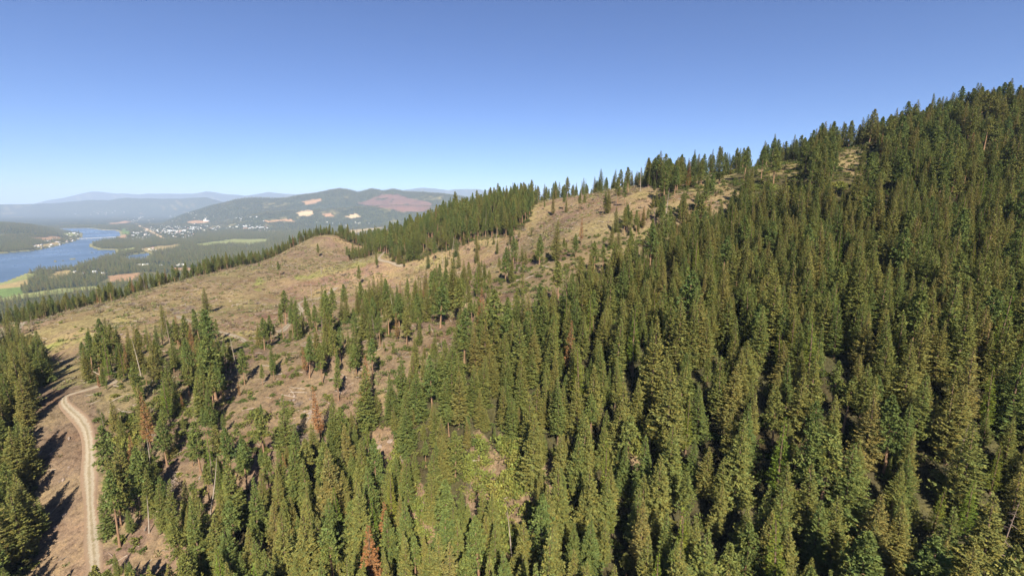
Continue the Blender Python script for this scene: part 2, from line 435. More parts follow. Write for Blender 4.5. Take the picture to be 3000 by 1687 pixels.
M_TWIG = mat_bark('grey_twigs', (0.15, 0.105, 0.085), (0.30, 0.225, 0.18))
M_CUT = mat_plain('cut_wood', (0.52, 0.37, 0.21), 0.2, 3)
M_ROCK = mat_plain('rock', (0.215, 0.165, 0.135), 0.40, 0.9, obj=True)
M_UNDER = mat_foliage('brush_leaves', [(0.0, (0.070, 0.098, 0.026)), (0.5, (0.095, 0.112, 0.030)), (0.85, (0.120, 0.125, 0.034)), (1.0, (0.17, 0.165, 0.04))], 0.2)

# ------------------------------------------------------------------ the land: one sheet out to the horizon
def geo(a, b, q):
    n = int(math.log(b / a) / q)
    return list(a * np.exp(np.linspace(0, math.log(b / a), n, endpoint=False)))
RR = np.array(geo(30, 60, 0.05) + geo(60, 1000, 0.0085) + geo(1000, 2000, 0.011) + geo(2000, 6000, 0.009) + geo(6000, 10500, 0.007) + geo(10500, 34000, 0.02) + [34000])
AZ = np.radians(np.linspace(-66, 66, 529))
rg, ag = np.meshgrid(RR, AZ, indexing='ij')
GX, GY = rg * np.sin(ag), rg * np.cos(ag)
GZ = height(GX, GY)
elev = (GZ - CZ) / rg
runmax = np.maximum.accumulate(elev, axis=0)
hidden = np.zeros_like(elev, bool)
hidden[1:] = elev[1:] < runmax[:-1] - 0.0008

def lookup(grid, x, y):
    r = np.hypot(x, y); a = np.arctan2(x, y)
    i = np.clip(np.searchsorted(RR, r), 0, len(RR) - 1)
    j = np.clip(np.round((a - AZ[0]) / (AZ[1] - AZ[0])).astype(int), 0, len(AZ) - 1)
    return grid[i, j]

PX, PY, PD = project(np.stack([GX, GY, GZ], -1))
valley = rg > 1350
flat = rg > 1350
water_mask = (in_poly(PX, PY, RIVER) | in_poly(PX, PY, POND)) & (rg > 1900) & (rg < 9500)
for isl in ISLES: water_mask &= ~in_poly(PX, PY, isl)
GZ = np.where(water_mask, -9.0, GZ)
# cover colours
COV = np.empty(GX.shape + (3,))
COV[:] = (0.046, 0.056, 0.026)
nzv = fbm(GX, GY, 420, 21, 4); nzw = fbm(GX, GY, 90, 33, 3)
bare_v = valley & ~hidden & (nzv > 0.17) & (nzw > 0.02)
COV[bare_v] = (0.13, 0.12, 0.055)
FIELD = np.zeros(GX.shape, bool)
fj, fj2 = fbm(GX, GY, 260, 55, 4), fbm(GX, GY, 170, 57, 4)
for c, poly in FIELDS:
    m = in_poly(PX + fj * (10 if c in (RED, TAN) else 4), PY + fj2 * 5, poly) & (rg > 1250) & ~hidden
    if c == RED: m &= fj + fj2 > -.16
    COV[m] = c; FIELD |= m
shore = np.zeros_like(water_mask)
shore[1:-1, 1:-1] = (water_mask[:-2, 1:-1] | water_mask[2:, 1:-1] | water_mask[1:-1, :-2] | water_mask[1:-1, 2:]) & ~water_mask[1:-1, 1:-1]
COV[shore] = (0.20, 0.19, 0.09)
near = rg <= 1250
DIRT = np.array((0.205, 0.147, 0.094)); LITTER = np.array((0.062, 0.056, 0.030)); STRAWG = np.array((0.205, 0.170, 0.086)); PINKG = np.array((0.172, 0.116, 0.090))
n50 = fbm(GX, GY, 60, 41, 4); n12 = fbm(GX, GY, 14, 43, 3)
dirt = DIRT + (STRAWG - DIRT) * np.clip(0.34 + n50 * 3.2, 0, 1)[..., None]
dirt = dirt + (PINKG - dirt) * np.clip(n12 * 3.5, 0, 0.9)[..., None]
PXN, PYN = PX + n12 * 36 + fbm(GX, GY, 4, 47, 2) * 24, PY + n50 * 18 + fbm(GX, GY, 5, 48, 2) * 16
olive = np.clip(fbm(GX, GY, 85, 49, 4) * 1.8 - .05, 0, .30)[..., None]
dirt = dirt * (1 - olive) + np.array((0.150, 0.148, 0.066)) * olive
cl = in_poly(PXN, PYN, CLEAR) & ~hidden & near
spz = in_poly(PXN, PYN, SPARSE) & ~hidden & near
rd = in_poly(PXN, PYN, ROADWAY) & ~hidden & near
gap = np.zeros_like(cl)
for gx, gy, ga, gb in GAPS:
    gap |= (((PXN - gx) / (ga * 1.3)) ** 2 + ((PYN - gy) / (gb * 1.3)) ** 2 < 1) & ~hidden & near
COV[near] = LITTER
COV[spz] = (dirt * 0.90)[spz]
COV[gap & near] = (dirt * 0.92)[gap & near]
COV[rd] = ((DIRT * .55 + PINKG * .45) * (1 + .5 * n12[..., None]))[rd]
COV[cl] = dirt[cl]
for poly in GRASSY:
    cxp = np.mean([p[0] for p in poly]); 
    m = in_poly(PX + n12 * 60, PY + n50 * 16, poly) & cl
    g = np.clip(0.42 + n12 * 2.0, 0.05, .85)[..., None]
    COV[m] = (COV * (1 - g) + np.array((0.190, 0.205, 0.062)) * g)[m]
nr_, na_ = GX.shape
idx = np.arange(nr_ * na_).reshape(nr_, na_)
F = np.stack([idx[:-1, :-1], idx[:-1, 1:], idx[1:, 1:], idx[1:, :-1]], -1).reshape(-1, 4)[:, ::-1]
gme = mesh_np('ground', np.stack([GX, GY, GZ], -1).reshape(-1, 3), F, [M_GROUND], col=COV.reshape(-1, 3), smooth_=True, colname='cover')
fa_ = gme.attributes.new('far', 'FLOAT', 'POINT')
fa_.data.foreach_set('value', ((rg > 2500) & ~FIELD & ~shore).astype(np.float32).ravel())
ground = tag(add('ground', gme), 'wooded mountainside falling to a wide river valley with hills beyond', kind='structure')

def ground_z(x, y):
    """height of the built sheet (bilinear on its own grid)"""
    x = np.asarray(x, float); y = np.asarray(y, float)
    r = np.clip(np.hypot(x, y), RR[0], RR[-1] - 1); a = np.arctan2(x, y)
    i = np.clip(np.searchsorted(RR, r) - 1, 0, len(RR) - 2)
    fr = (r - RR[i]) / (RR[i + 1] - RR[i])
    ja = np.clip((a - AZ[0]) / (AZ[1] - AZ[0]), 0, len(AZ) - 1.001)
    j = ja.astype(int); fj = ja - j
    return (GZ[i, j] * (1 - fr) * (1 - fj) + GZ[i + 1, j] * fr * (1 - fj) + GZ[i, j + 1] * (1 - fr) * fj + GZ[i + 1, j + 1] * fr * fj)

def pix_ground(px, py):
    """where the line of sight through a picture point meets the land"""
    d = ray(px, py); dh = np.hypot(d[0], d[1])
    az = math.atan2(d[0], d[1]); slope = d[2] / dh
    zz = ground_z(RR * math.sin(az), RR * math.cos(az)) - CZ - slope * RR
    k = np.argmax(zz > 0)
    if k == 0: return None
    t = zz[k - 1] / (zz[k - 1] - zz[k]); r = RR[k - 1] + t * (RR[k] - RR[k - 1])
    x, y = r * math.sin(az), r * math.cos(az)
    return np.array([x, y, float(ground_z(x, y))])

# river: one level sheet lying in the cut bed
def water_sheet(name, x0, x1, y0, y1, label):
    V = [(x0, y0, 0), (x1, y0, 0), (x1, y1, 0), (x0, y1, 0)]
    return tag(add(name, mesh_np(name, V, [[(0, 1, 2, 3)]], [M_WATER])), label, kind='structure')
water_sheet('river', -9000, 1500, 1500, 9600, 'calm blue river winding through the valley past a small town')

# ------------------------------------------------------------------ tree shapes (unit: metres, about 24 m tall, base at the origin)
class Cards:
    """collects small folded leaf-like faces"""
    def __init__(s): s.V = []; s.F = []; s.C = []; s.n = 0
    def kite(s, p, d, up, L, Wd, tint, fold=0.25):
        d = d / np.linalg.norm(d); sd = np.cross(d, up); q = np.linalg.norm(sd)
        sd = np.array([1.0, 0, 0]) if q < 1e-6 else sd / q
        nn = np.cross(sd, d)
        m = p + d * L * 0.5
        s.V += [p, m + sd * Wd - nn * Wd * fold, p + d * L, m - sd * Wd - nn * Wd * fold]
        s.F += [(s.n, s.n + 1, s.n + 2), (s.n, s.n + 2, s.n + 3)]
        s.C += [tint] * 4; s.n += 4
    def mesh(s, name, mats, extra=None):
        V, F, C = np.array(s.V), np.array(s.F), np.array(s.C)
        if extra is None:
            return mesh_np(name, V, F, mats, col=C)
        V2, F2 = extra
        VV = np.concatenate([V, V2]); CC = np.concatenate([C, np.ones((len(V2), 3))])
        Fq = F2 + len(V)
        mi = [0] * len(F) + [1] * len(Fq)
        return mesh_np(name, VV, [F, Fq], mats, mi=mi, col=CC)

def tube(path, rad, sides=6):
    path = np.asarray(path, float); V = []; F = []
    n = len(path)
    for i, p in enumerate(path):
        t = path[min(i + 1, n - 1)] - path[max(i - 1, 0)]; t = t / (np.linalg.norm(t) + 1e-9)
        a = np.cross(t, [0, 0, 1.0]) if abs(t[2]) < 0.9 else np.cross(t, [1.0, 0, 0]); a /= np.linalg.norm(a)
        b = np.cross(t, a)
        for k in range(sides):
            th = 2 * math.pi * k / sides
            V.append(p + (a * math.cos(th) + b * math.sin(th)) * rad[i])
    for i in range(n - 1):
        for k in range(sides):
            k2 = (k + 1) % sides
            F.append((i * sides + k, (i + 1) * sides + k, (i + 1) * sides + k2, i * sides + k2))
    return np.array(V), np.array(F)

def merge(parts):
    V = []; F = []; o = 0
    for v, f in parts:
        V.append(v); F.append(f + o); o += len(v)
    return np.concatenate(V), np.concatenate(F)

def trunk_geo(g, H, r0, bend=0.25, flare=1.35):
    n = 7; z = np.linspace(-0.8, H, n)
    bx, by = g.normal(0, bend, 2)
    path = np.stack([bx * np.sin(z / H * 2.2), by * np.sin(z / H * 2.6), z], -1)
    rad = r0 * (1 - np.clip(z / H, 0, 1)) ** 0.85 + 0.02; rad[0] *= flare
    return path, tube(path, rad, 7)

def rnd_tint(g, v=0.28, warm=0.0):
    v = v * 0.72
    b = 1.06 * float(np.exp(g.normal(0, v)))
    w = g.normal(0, 0.045)
    return np.clip(np.array([b * (1 + w + warm), b, b * (1 - w)]), 0.35, 2.2)

def fir(seed, H=24.0, Rm=3.3, nbr=230, t0=0.07, droop=0.35, card=1.0, soft=False, gappy=0.06, step=0.55):
    g = np.random.default_rng(seed)
    path, tg = trunk_geo(g, H * 0.985, 0.30)
    ck = Cards()
    pw = g.uniform(0.88, 1.08)
    lob = g.uniform(0, 6.28, 3); la = g.uniform(.05, .13, 3)
    UP = np.array([0, 0, 1.0])
    for i in range(nbr):
        v = (i + g.random()) / nbr
        t = t0 + (1 - t0) * (1 - (1 - v) ** 0.72)          # more branches low down, where the crown is wide
        t = min(t, 0.985); z = t * H
        if g.random() < gappy: continue
        a = i * 2.39996 + g.normal(0, .35)
        shape = 1 + la[0] * math.sin(a + lob[0] + z * .35) + la[1] * math.sin(2 * a + lob[1]) + la[2] * math.sin(z * 1.3 + lob[2])
        Rr = Rm * (1 - t) ** pw * (0.60 + 0.40 * smooth(t0, t0 + 0.15, t)) * shape
        L = Rr * g.uniform(0.66, 1.12) + 0.12
        out = np.array([math.cos(a), math.sin(a), 0.0]); side = np.array([-out[1], out[0], 0])
        lift = 0.62 * t - droop * (1 - t) + g.normal(0, 0.13)
        base = np.array([np.interp(z, path[:, 2], path[:, 0]), np.interp(z, path[:, 2], path[:, 1]), z])
        bt = rnd_tint(g, 0.15)
        ns = max(1, int(round(L / (step * card))))
        for q in range(ns):
            s = 0.22 + 0.78 * (q + 0.5) / ns
            p = base + out * L * s * 0.90 + UP * L * (lift * s - 0.30 * s * (1 - s) + 0.10 * s * s)
            tn = bt * rnd_tint(g, 0.13)
            ln_ = (.5 + .5 * min(1, 2.2 * (1 - t))) * card * (1.02 - 0.38 * s)
            if q == ns - 1:
                dr = out + UP * (lift * .4 + .28 + g.normal(0, .2)) + side * g.normal(0, .25)
                ck.kite(p, dr, UP + g.normal(0, .35, 3), .85 * ln_ * g.uniform(.8, 1.2), 0.17 * card * g.uniform(.8, 1.2), tn)
            for sg in (-1, 1):
                dr = out * g.uniform(.45, .95) + side * sg * g.uniform(0.5, 1.0) + UP * (lift * .35 + g.normal(.02, .30))
                ck.kite(p, dr, UP + g.normal(0, .5, 3), ln_ * g.uniform(.65, 1.2), (0.13 if soft else 0.165) * card * g.uniform(.8, 1.3), tn * rnd_tint(g, .10))
            if not soft and q % 2 == 0:
                dr = out * .5 + UP * g.uniform(-.9, -.2) + side * g.normal(0, .5)
                ck.kite(p, dr, out, .6 * card, .16 * card, tn)
    top = path[-1]
    for k in range(6):
        a = k * 1.05 + g.uniform(0, 1)
        ck.kite(top - UP * (.3 + .35 * k), np.array([math.cos(a) * .5, math.sin(a) * .5, 1.0]), np.array([math.cos(a), math.sin(a), 0]), 1.0, 0.14, rnd_tint(g))
    return ck, tg

def pine(seed, H=24.0, Rm=3.1, t0=0.36, nbr=82, card=1.0, clump=12):
    g = np.random.default_rng(seed)
    path, tg = trunk_geo(g, H * 0.97, 0.33, 0.3)
    ck = Cards(); br = [tg]
    for i in range(nbr):
        t = t0 + (1 - t0) * ((i + g.random()) / nbr) ** 0.92
        z = t * H; u = (t - t0) / (1 - t0)
        Rr = Rm * (0.55 + 0.45 * smooth(0, .22, u)) * (1 - u) ** 0.85 * g.uniform(0.6, 1.2) + 0.14
        a = i * 2.399 + g.normal(0, .4)
        out = np.array([math.cos(a), math.sin(a), 0.0])
        base = np.array([np.interp(z, path[:, 2], path[:, 0]), np.interp(z, path[:, 2], path[:, 1]), z])
        lift = -0.25 + 0.75 * u + g.normal(0, .12)
        end = base + out * Rr + np.array([0, 0, Rr * lift])
        if i % 3 == 0 and u < 0.6:
            br.append(tube([base, base * .5 + end * .5 + np.array([0, 0, -.1]), end], [0.07, 0.05, 0.02], 3))
        bt = rnd_tint(g, 0.16)
        for s in ((1.0, 0.62, 0.3) if Rr > 1.5 else (1.0, 0.45)):
            c = base * (1 - s) + end * s + g.normal(0, .18 if u < .8 else .06, 3)
            for k in range(clump):
                d = g.normal(0, 1, 3); d = d / np.linalg.norm(d) + out * 0.55 + np.array([0, 0, .35])
                cs_ = .5 + .5 * min(1, 2.4 * (1 - u))
                ck.kite(c, d, g.normal(0, 1, 3), 0.80 * cs_ * card * g.uniform(.7, 1.25), 0.15 * card * g.uniform(.8, 1.3), bt * rnd_tint(g, .20))
    for k in range(5):
        a = k * 1.26; ck.kite(path[-1] - np.array([0, 0, .25 * k]), np.array([math.cos(a) * .4, math.sin(a) * .4, 1.]), np.array([math.cos(a), math.sin(a), 0]), .8, .1, rnd_tint(g))
    # a few dead stubs on the bare bole
    for k in range(7):
        z = g.uniform(0.12, t0) * H; a = g.uniform(0, 6.28); L = g.uniform(.5, 1.5)
        b = np.array([np.interp(z, path[:, 2], path[:, 0]), np.interp(z, path[:, 2], path[:, 1]), z])
        br.append(tube([b, b + np.array([math.cos(a) * L, math.sin(a) * L, -.2 * L])], [0.04, 0.015], 3))
    return ck, merge(br)

def snag(seed, H=18.0, nbr=26, r0=0.24, blen=1.0, broken=True):
    g = np.random.default_rng(seed)
    path, tg = trunk_geo(g, H, r0, 0.4, 1.2)
    br = []
    for i in range(nbr):
        z = g.uniform(0.18, 0.95) * H; a = g.uniform(0, 6.28)
        L = blen * g.uniform(.3, 1.0) * (1.25 - z / H) * 2.2
        b = np.array([np.interp(z, path[:, 2], path[:, 0]), np.interp(z, path[:, 2], path[:, 1]), z])
        e = b + np.array([math.cos(a) * L, math.sin(a) * L, g.uniform(-.5, .15) * L])
        br.append(tube([b, (b + e) / 2 + np.array([0, 0, .08 * L]), e], [0.055, 0.035, 0.012], 3))
        if L > 1.1:
            for s in (-1, 1):
                m = b * .45 + e * .55
                br.append(tube([m, m + (e - b) * .35 + np.array([-math.sin(a), math.cos(a), -.3]) * s * .4], [.025, .01], 3))
    return tg, merge(br)

def shrub_geo(seed, rad=1.8, h=2.2, n=260, size=0.42):
    g = np.random.default_rng(seed); ck = Cards(); st = []
    lobes = [(g.normal(0, .45, 2) * rad, g.uniform(.5, .9)) for _ in range(6)]
    for (c, s) in lobes:
        e = np.array([c[0], c[1], h * s * .8])
        st.append(tube([np.array([c[0] * .15, c[1] * .15, -.3]), e * .6, e], [.05, .035, .012], 4))
        for k in range(n // 6):
            d = g.normal(0, 1, 3); d /= np.linalg.norm(d)
            if d[2] < -.45: d[2] *= -1
            p = np.array([c[0], c[1], h * .42 * s]) + d * np.array([rad * .55, rad * .55, h * .55]) * s * g.uniform(.55, 1.05)
            ck.kite(p, d + g.normal(0, .6, 3), g.normal(0, 1, 3) + np.array([0, 0, 1.]), size * g.uniform(.7, 1.4), size * .36, rnd_tint(g, .25))
    return ck, merge(st)

def broadleaf(seed, H=14., Rm=4.2, n=900):
    g = np.random.default_rng(seed); ck = Cards()
    path, tg = trunk_geo(g, H * .7, .25)
    parts = [tg]
    for k in range(11):
        a = g.uniform(0, 6.28); rr = Rm * g.uniform(.1, .72); zc = H * g.uniform(.38, .82)
        c = np.array([math.cos(a) * rr, math.sin(a) * rr, zc]); s = Rm * g.uniform(.34, .55)
        parts.append(tube([np.array([0, 0, H * .28]), c * .6 + np.array([0, 0, H * .1]), c], [.1, .07, .03], 4))
        for q in range(n // 11):
            d = g.normal(0, 1, 3); d /= np.linalg.norm(d)
            ck.kite(c + d * s * g.uniform(.6, 1.05) * np.array([1, 1, .8]), d + g.normal(0, .7, 3), g.normal(0, 1, 3), .7 * g.uniform(.7, 1.3), .3, rnd_tint(g, .22))
    return ck, merge(parts)

def variants(maker, mfol, mbark, nm):
    """per kind: (crown mesh, trunk mesh, joined mesh)"""
    out = []
    for i, kw in enumerate(maker[1]):
        ck, tg = maker[0](**kw)
        out.append((ck.mesh(nm + '_crown', [mfol]), mesh_np(nm + '_trunk', tg[0], tg[1], [mbark], smooth_=True), ck.mesh(nm + '_whole', [mfol, mbark], tg)))
    return out

V_FIR = variants((fir, [dict(seed=100 + i, Rm=r, nbr=lv * 12, t0=t, droop=d, gappy=gp, card=.82) for i, (r, lv, t, d, gp) in enumerate([
    (4.7, 33, .04, .40, .04), (4.2, 33, .06, .30, .06), (5.2, 34, .03, .45, .04), (3.7, 30, .10, .28, .10), (4.4, 30, .14, .35, .12), (4.9, 34, .05, .50, .05), (4.0, 34, .05, .22, .03), (5.4, 32, .06, .55, .10), (4.5, 30, .03, .15, .08), (3.4, 28, .18, .40, .20)])]), M_FIR, M_BARK, 'fir')
V_PINE = variants((pine, [dict(seed=200 + i, Rm=r, t0=t, nbr=n) for i, (r, t, n) in enumerate([(3.4, .32, 96), (2.9, .43, 80), (3.9, .24, 110), (2.6, .50, 66), (3.2, .36, 90)])]), M_PINE, M_PBARK, 'pine')
V_LARCH = variants((fir, [dict(seed=300 + i, Rm=r, nbr=230, t0=t, droop=.15, card=.75, soft=True, gappy=.1) for i, (r, t) in enumerate([(2.7, .12), (2.3, .2), (3.0, .1)])]), M_LARCH, M_BARK, 'larch')
V_RUST = variants((fir, [dict(seed=400 + i, Rm=2.9, nbr=190, t0=t, droop=.4, card=.9, gappy=.2) for i, t in enumerate([.1, .2])]), M_RUST, M_BARK, 'dying')
V_MID = variants((fir, [dict(seed=500 + i, H=24, Rm=r, nbr=70, t0=.1, droop=.3, card=2.0) for i, r in enumerate([3.3, 2.8, 3.6])]), M_FIR, M_BARK, 'mid')
V_FAR = variants((fir, [dict(seed=520 + i, H=24, Rm=r, nbr=30, t0=.1, droop=.3, card=3.3) for i, r in enumerate([3.6, 3.0, 4.0])]), M_FIR, M_BARK, 'far')
V_SHRUB = variants((shrub_geo, [dict(seed=600 + i, rad=r, h=h) for i, (r, h) in enumerate([(1.8, 2.0), (2.3, 2.6), (1.4, 1.6)])]), M_SHRUB, M_TWIG, 'shrub')
V_UNDER = variants((shrub_geo, [dict(seed=630 + i, rad=r, h=h, n=170, size=.55) for i, (r, h) in enumerate([(1.6, 1.6), (2.2, 2.4), (1.3, 2.8)])]), M_UNDER, M_TWIG, 'brush')
V_DECID = variants((broadleaf, [dict(seed=650 + i, Rm=r) for i, r in enumerate([4.2, 4.8])]), M_DECID, M_BARK, 'broadleaf')
V_SNAG = []
for i, (h, nb, bl) in enumerate([(18, 26, 1.0), (14, 8, .5), (22, 44, 1.2), (11, 5, .4), (16, 30, .8)]):
    tg, bg_ = snag(700 + i, h, nb, .17, bl)
    V_SNAG.append((mesh_np('snag_branches', bg_[0], bg_[1], [M_TWIG]), mesh_np('snag_trunk', tg[0], tg[1], [M_TWIG if nb > 20 else M_DEAD], smooth_=True), None))

# ------------------------------------------------------------------ where the trees stand
GVAR = lambda x, y: (fbm(x, y, 14, 43, 3), fbm(x, y, 60, 41, 4))

def jgrid(x0, x1, y0, y1, s, g, jit=0.42):
    xs = np.arange(x0, x1, s); ys = np.arange(y0, y1, s * .87)
    X, Y = np.meshgrid(xs, ys); X = X + (np.arange(len(ys)) % 2)[:, None] * s * .5
    X = X + g.uniform(-jit, jit, X.shape) * s; Y = Y + g.uniform(-jit, jit, Y.shape) * s
    return X.ravel(), Y.ravel()

g = np.random.default_rng(77)
TREES = []    # (x, y, z, height, species, zone)
X, Y = jgrid(-900, 1000, 40, 1050, 5.05, g)
r = np.hypot(X, Y); az = np.degrees(np.arctan2(X, Y))
k = (r > 62) & (r < 1050) & (az > -60) & (az < 57)
X, Y, r, az = X[k], Y[k], r[k], az[k]
Z = ground_z(X, Y)
px, py, dep = project(np.stack([X, Y, Z], -1))
hid = lookup(hidden, X, Y)
n12_, n50_ = GVAR(X, Y)
pxn = px + n12_ * 30; pyn = py + n50_ * 22
u = g.random(len(X))
zc = in_poly(pxn, pyn, CLEAR) & ~hid; zs = in_poly(pxn, pyn, SPARSE) & ~hid; zr = in_poly(px, py, ROADWAY) & ~hid
zg = np.zeros(len(X), bool)
for gx, gy, ga, gb in GAPS:
    zg |= (((pxn - gx) / ga) ** 2 + ((pyn - gy) / gb) ** 2 < 1) & ~hid
clump = fbm(X, Y, 26, 61, 3)
dens = np.clip(0.92 + clump * .6, .72, 1.0)
zone = np.full(len(X), 'slope', dtype=object)
left = (px < 330) & (py > 990) & ~zs & ~zc
zone[left] = 'roadside'
grove = (r > 380) & (px > 1080) & (px < 1600) & ~zc & ~zs
zone[grove] = 'grove'; dens[grove] = np.clip(.60 + clump[grove] * 1.8, .2, .9)
ridge = (px > 1780) & (py < 600) & (r > 280)
zone[ridge] = 'ridge'; dens[ridge] = .66
thin = ridge & (px < 2320) & (py < 530); dens[thin] = .45
skyl = hid & (px > 1530) & (r > 350); dens[skyl] = .17; zone[skyl] = 'ridge'
skyl2 = skyl & (px > 2250); dens[skyl2] = .5
edge = hid & (px < 1075) & (r > 380); zone[edge] = 'treeline'; dens[edge] = .85
dens[zs] = np.clip(0.33 + clump[zs] * 2.2 + .38 * smooth(880, 1500, py[zs]) , .05, .92); zone[zs] = 'sparse'
dens[zc] = np.where((px[zc] > 1500) & (py[zc] < 640), 0.03, 0.003); zone[zc] = 'clearing'
bl = zc & (px > 1180) & (px < 1560) & (py > 690) & (py < 790); dens[bl] = .10
for gx, gy, ga, gb, mul in [(2230,540,140,75,.16), (2505,500,70,78,.06), (2360,580,170,42,.30), (2080,560,90,40,.4), (2850,470,120,40,.6)]:
    dens[(((pxn - gx) / ga) ** 2 + ((pyn - gy) / gb) ** 2 < 1) & ~hid] *= mul
dens[zg | zr] = 0.0
beyond = (~hid) & (r > 520) & ~zc & (px < 1075); zone[beyond] = 'treeline'
dens[(r > 560) & ~hid & (zone == 'slope')] = .85
keep = u < dens
infr = (px > -260) & (px < 3260) & (py > 100) & (py < 2150)
keep &= infr
X, Y, Z, r, px, py, zone, dep, hid = X[keep], Y[keep], Z[keep], r[keep], px[keep], py[keep], zone[keep], dep[keep], hid[keep]
N = len(X)
hgt = g.normal(16.2, 3.6, N)
hgt = np.where(zone == 'sparse', g.normal(15.5, 4, N), hgt)
hgt = np.where(zone == 'clearing', g.normal(14, 4, N), hgt)
hgt = np.where(zone == 'roadside', g.normal(18, 3.2, N), hgt)
hgt = np.where(zone == 'ridge', g.normal(19, 4, N), hgt)
hgt = np.where(zone == 'grove', g.normal(19, 4.5, N), hgt)
hgt = np.where(zone == 'treeline', g.normal(14, 3.2, N), hgt)
young = g.random(N) < np.where(zone == 'sparse', .36, .13)
hgt = np.where(young & (zone != 'grove'), hgt * g.uniform(.4, .7, N), hgt)
hgt = np.clip(hgt, 6, 33)
# nothing that could never be seen behind the crest
topz = Z + hgt
tel = (topz - CZ) / r
rm = lookup(runmax, X, Y)
vis = tel > rm - 0.002
X, Y, Z, r, px, py, zone, dep, hgt = [q[vis] for q in (X, Y, Z, r, px, py, zone, dep, hgt)]
N = len(X)
PF = {'slope': (.805, .112, .08, .002, .001), 'roadside': (.92, .04, .03, .005, .005), 'grove': (.25, .71, .01, .015, .015), 'ridge': (.42, .53, .04, .005, .005),
      'sparse': (.36, .44, .06, .055, .085), 'clearing': (.35, .35, 0, .0, .30), 'treeline': (.35, .56, .03, .02, .04)}
SPN = ['fir', 'pine', 'larch', 'rust', 'snag']
spec = np.array([SPN[int(np.searchsorted(np.cumsum(PF[z]), v))] if v < sum(PF[z]) else 'fir' for z, v in zip(zone, g.random(N))])
print('trees', N, {s: int((spec == s).sum()) for s in SPN}, {z: int((zone == z).sum()) for z in PF})

# single trees that stand out in the photograph: picture point of the foot, height in metres, kind, label
SINGLE = [
 (608,915,20,'fir','lone dark green fir standing in the open clear-cut above the logging track'),
 (838,950,22,'pine','single bushy pine beside the bare bend of the logging track'),
 (633,1170,26,'pine','tall pine with long bare pinkish trunk on the sparse slope'),
 (1068,1190,21,'rust','rust-red dying fir at the edge of the bare rocky slope'),
 (1135,1640,17,'rust','brownish fir with drooping tiers among green firs on the lower slope'),
 (1325,735,16,'snag','bare dead trunk at the foot of the pine grove'),
 (1782,655,9,'snag','blackened dead stump trunk standing in the upper clear-cut'),
 (1780,625,17,'fir','narrow fir standing alone on the upper clear-cut slope'),
 (1840,570,22,'pine','tall slender pine alone on the upper clear-cut beside the ridge'),
 (2785,1420,15,'snag','grey dead tree with broken top among dark firs'),
 (2905,1690,17,'snag','large bare dead fir with many drooping twigs in the dark forest'),
 (2350,1545,24,'pine','pine with tall bare pale trunk rising over a bright green shrub'),
 (2398,1515,23,'pine','pine with bare pale trunk beside the bright green shrub'),
 (1285,1590,13,'snag','pale dead pole with short stubs between green firs'),
 (1500,1640,14,'snag','slender dead pole on the lower slope below the yellow shrubs'),
 (440,1370,11,'snag','leaning grey dead pole in the shrubs above the dirt road'),
 (1290,960,22,'pine','pine with bare brown trunk at the lower edge of the clear-cut'),
]
SINGLES = []
for sx, sy, sh, ss, lab in SINGLE:
    p = pix_ground(sx, sy)
    if p is None: continue
    SINGLES.append((p[0], p[1], p[2], sh, ss, lab))
    kk = np.hypot(X - p[0], Y - p[1]) > 3.2
    X, Y, Z, r, px, py, zone, dep, hgt, spec = [q[kk] for q in (X, Y, Z, r, px, py, zone, dep, hgt, spec)]
N = len(X)

# how much of each tree shows: front-to-back fill of a coarse picture
WB, HB = 750, 422
buf = np.zeros((HB, WB), bool)
show = np.zeros(N)
order = np.argsort(dep)
tx, ty, td = project(np.stack([X, Y, Z + hgt], -1))
wpx = FPX * 3.0 * hgt / 24 / np.maximum(dep, 1) * .25
for i in order:
    x0, y0, x1, y1 = tx[i] * .25, ty[i] * .25, px[i] * .25, py[i] * .25
    a, b = int(max(0, y0)), int(min(HB, y1))
    cnt = 0
    for yy in range(a, b):
        s = (yy - y0) / max(y1 - y0, 1)
        c = x0 + (x1 - x0) * s; w = max(.5, wpx[i] * min(1, s * 1.25))
        l_, r_ = int(max(0, c - w)), int(min(WB, c + w + 1))
        if l_ < r_:
            row = buf[yy, l_:r_]; cnt += (~row).sum(); row[:] = True
    show[i] = cnt

KINDN = {'fir': 'fir_tree', 'pine': 'pine_tree', 'larch': 'larch_tree', 'rust': 'dying_fir_tree', 'snag': 'dead_tree'}
VARS = {'fir': V_FIR, 'pine': V_PINE, 'larch': V_LARCH, 'rust': V_RUST, 'snag': V_SNAG}
CATN = {'fir': 'fir tree', 'pine': 'pine tree', 'larch': 'larch tree', 'rust': 'dying tree', 'snag': 'dead tree'}

def place_tree(s, x, y, z, h, label, group, vi=None, gg=g, hue=None, slim=1.0):
    vs = VARS[s]; vi = int(gg.integers(len(vs))) if vi is None else vi
    H0 = (18, 14, 22, 11, 16)[vi] if s == 'snag' else 24.0
    sc = h / H0
    fat = sc * slim * float(gg.uniform(1.08, 1.48)) if s != 'snag' else sc ** .7
    e = empty(KINDN[s], (x, y, z - .15), float(gg.uniform(0, 6.28)), (fat, fat, sc))
    if s == 'snag':
        e.rotation_euler = (float(gg.normal(0, .07)), float(gg.normal(0, .07)), e.rotation_euler[2])
    else:
        e.rotation_euler = (float(gg.normal(0, .03)), float(gg.normal(0, .03)), e.rotation_euler[2])
    tag(e, label, CATN[s], group)
    add('trunk', vs[vi][1], e)
    q = add('branches' if s == 'snag' else 'crown', vs[vi][0], e); q['hue'] = float(gg.random() if hue is None else hue)
    return e

